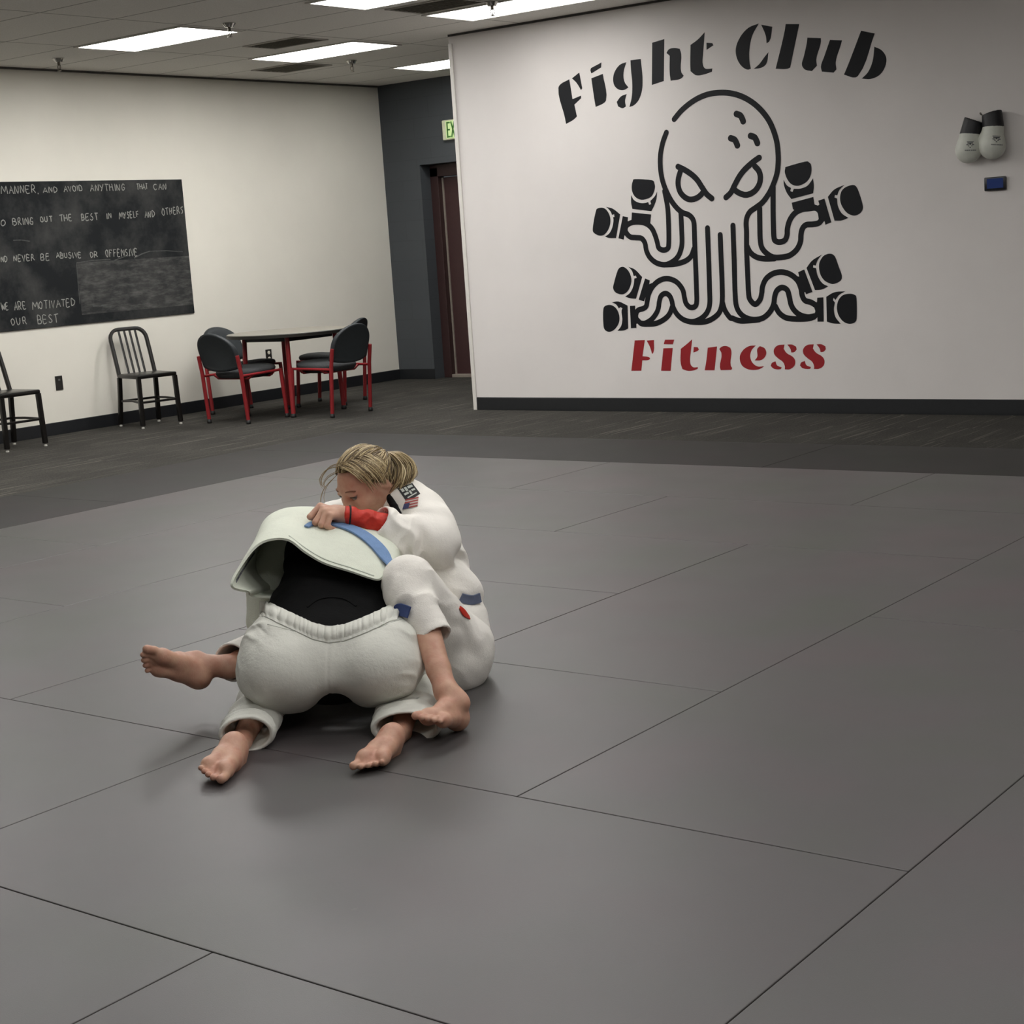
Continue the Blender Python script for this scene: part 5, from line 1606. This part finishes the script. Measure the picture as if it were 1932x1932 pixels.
for q in ((.12, .30, .12, .34), (.36, .52, .10, .40), (.58, .9, .10, .28), (.14, .44, .46, .60), (.5, .62, .44, .7), (.68, .9, .42, .56), (.2, .85, .76, .84)):
    patch('patch_print', sub(pcn, *q), 2, 2, M_pl, .0020, pa)
fcn = [(766, 943), (790, 938), (788, 956), (760, 962)]
fl_ = patch('flag_patch', fcn, 6, 6, plain('flag_white', (190, 176, 170), 0.8), .0014, pw)
for k in range(4):
    patch('flag_stripe', sub(fcn, .0, 1, k * .28, k * .28 + .14), 4, 1, plain('flag_red', (150, 62, 60), 0.8) if k == 0 else bpy.data.materials['flag_red'], .0020, fl_)
patch('flag_canton', sub(fcn, 0, .42, .45, 1), 3, 3, plain('flag_blue', (62, 66, 104), 0.8), .0026, fl_)

draped('belt_end', [(753, 1147), (762, 1150), (777, 1157)], [BVH['trousers.001']], 0.012, [.034, .037, .034], 0.005, plain('dark_blue_belt_end', (58, 74, 122), 0.85), pk, 4, 4.6)
field_obj('lapel', chain([at(732, 930, 5.05), at(738, 944, 5.02), at(744, 957, 4.985), at(752, 969, 4.955)], [.012, .012, .012, .010], .01), .003, M_black_c, bpy.data.objects['jacket.001'])
# ------------------------------------------------------------------ boxing gloves hanging on the partition
def pw_(u, y, z):
    return v3(M_part @ Vector((u, y, z)))
PU, PO = v3(M_part.to_3x3() @ Vector((1, 0, 0))), v3(M_part.to_3x3() @ Vector((0, -1, 0)))
M_gw = plain('white_glove_leather', (206, 208, 198), 0.45, var=0.05, scale=20, bump=0.2, bscale=60)
M_gb = plain('black_glove_cuff', (22, 22, 26), 0.5, var=0.12, scale=40, bump=0.3, bscale=120)
M_gp = plain('dark_glove_print', (58, 60, 66), 0.6)
def glove(name_label, b0, b1, c1, lean, sgn, marks):
    """b0 fist, b1 wrist, c1 end of the cuff (along the wall, height)"""
    g = empty('boxing_glove', tuple(pw_(b0[0], -.06, b0[1])))
    bpy.context.view_layer.update()
    tag(g, name_label, 'boxing glove', 'white boxing gloves hanging on the wall')
    P0, P1, P2 = pw_(b0[0], -.072, b0[1]), pw_(b1[0], -.062, b1[1]), pw_(c1[0], -.055, c1[1])
    ax = unit(P1 - P0)
    sd = unit(np.cross(ax, PO))
    pr_ = [ell(P0 + ax * .012, (sd, PO, ax), (.074, .064, .070), .04)]
    pr_ += [cone(P0 + ax * .01, P1, .075, .067, .04, 'add', (PO, .85))]
    th_ = sd * sgn
    pr_ += chain([P1 - ax * .03 + th_ * .045, P0 + ax * .05 + th_ * .072, P0 + ax * .005 + th_ * .066], [.026, .029, .024], .012)
    pr_ += [plane_cut(P1, ax, P1 - .2, P1 + .2, .006)]
    field_obj('glove_body', pr_, .005, M_gw, g)
    tree = list(BVH.values())[-1]
    cu = [cone(P1 - ax * .012, P2, .068, .064, .02, 'add', (PO, .85)), plane_cut(P2, ax + sd * lean, P2 - .2, P2 + .2, .006), plane_cut(P1 - ax * .012, -ax, P1 - .2, P1 + .2, .006), cone(P2 - ax * .05, P2 + ax * .06, .050, .054, .006, 'sub', (PO, .85))]
    field_obj('cuff', cu, .005, M_gb, g)
    # small emblem and a line of print
    V, F = [], []
    def quad(x0, y0, x1, y1, h):
        n0 = len(V)
        for a in range(4):
            for s_ in (-.5, .5):
                x, y = x0 + (x1 - x0) * a / 3, y0 + (y1 - y0) * a / 3
                p_, nn = drop(x, y + s_ * h, [tree], .0015)
                V.append(p_)
        for a in range(3):
            F.append((n0 + 2 * a, n0 + 2 * a + 1, n0 + 2 * a + 3, n0 + 2 * a + 2))
    for q in marks: quad(*q)
    mesh_obj('print', V, F, M_gp, g)
def emblem(x, y, k, sl):
    out = []
    for dx, dy, w, h in ((0, -7, 15, 1.2), (0, -4.5, 12, 1.6), (-5, -1.5, 5, 1.6), (5, -1.5, 5, 1.6), (0, -2.5, 3.5, 2.2), (-3, 1, 3, 1.4), (3, 1, 3, 1.4), (0, 3.5, 3, 1.6)):
        out.append((x + dx - w / 2 * k, y + dy + sl * (dx - w / 2 * k), x + dx + w / 2 * k, y + dy + sl * (dx + w / 2 * k), h))
    for i in range(5): out.append((x - 10 + i * 2.1, y + 9 + sl * (-10 + i * 2.1), x - 8.6 + i * 2.1, y + 9 + sl * (-8.6 + i * 2.1), 2.0))
    for i in range(5): out.append((x + 1.2 + i * 2.1, y + 9 + sl * (1.2 + i * 2.1), x + 2.6 + i * 2.1, y + 9 + sl * (2.6 + i * 2.1), 2.0))
    return out
glove('white boxing glove with black cuff, left one of the pair on the wall', (4.240, 1.700), (4.252, 1.818), (4.276, 1.900), .3, 1, emblem(1830.5, 274.5, .85, -.02))
glove('white boxing glove with black cuff, right one of the pair on the wall', (4.398, 1.712), (4.404, 1.850), (4.392, 1.932), -.3, -1, emblem(1880, 264, 1.0, .05))
M_lace = plain('grey_glove_lace', (70, 72, 74), 0.8)
hk = MB()
hk.tube([tuple(pw_(4.325, -.001, 1.925)), tuple(pw_(4.325, -.05, 1.925)), tuple(pw_(4.325, -.075, 1.935))], .006, 10)
ho = hk.build('wall_hook', M_chrome, None, 'auto')
tag(ho, 'small metal hook on the white wall holding the boxing gloves', 'hook')
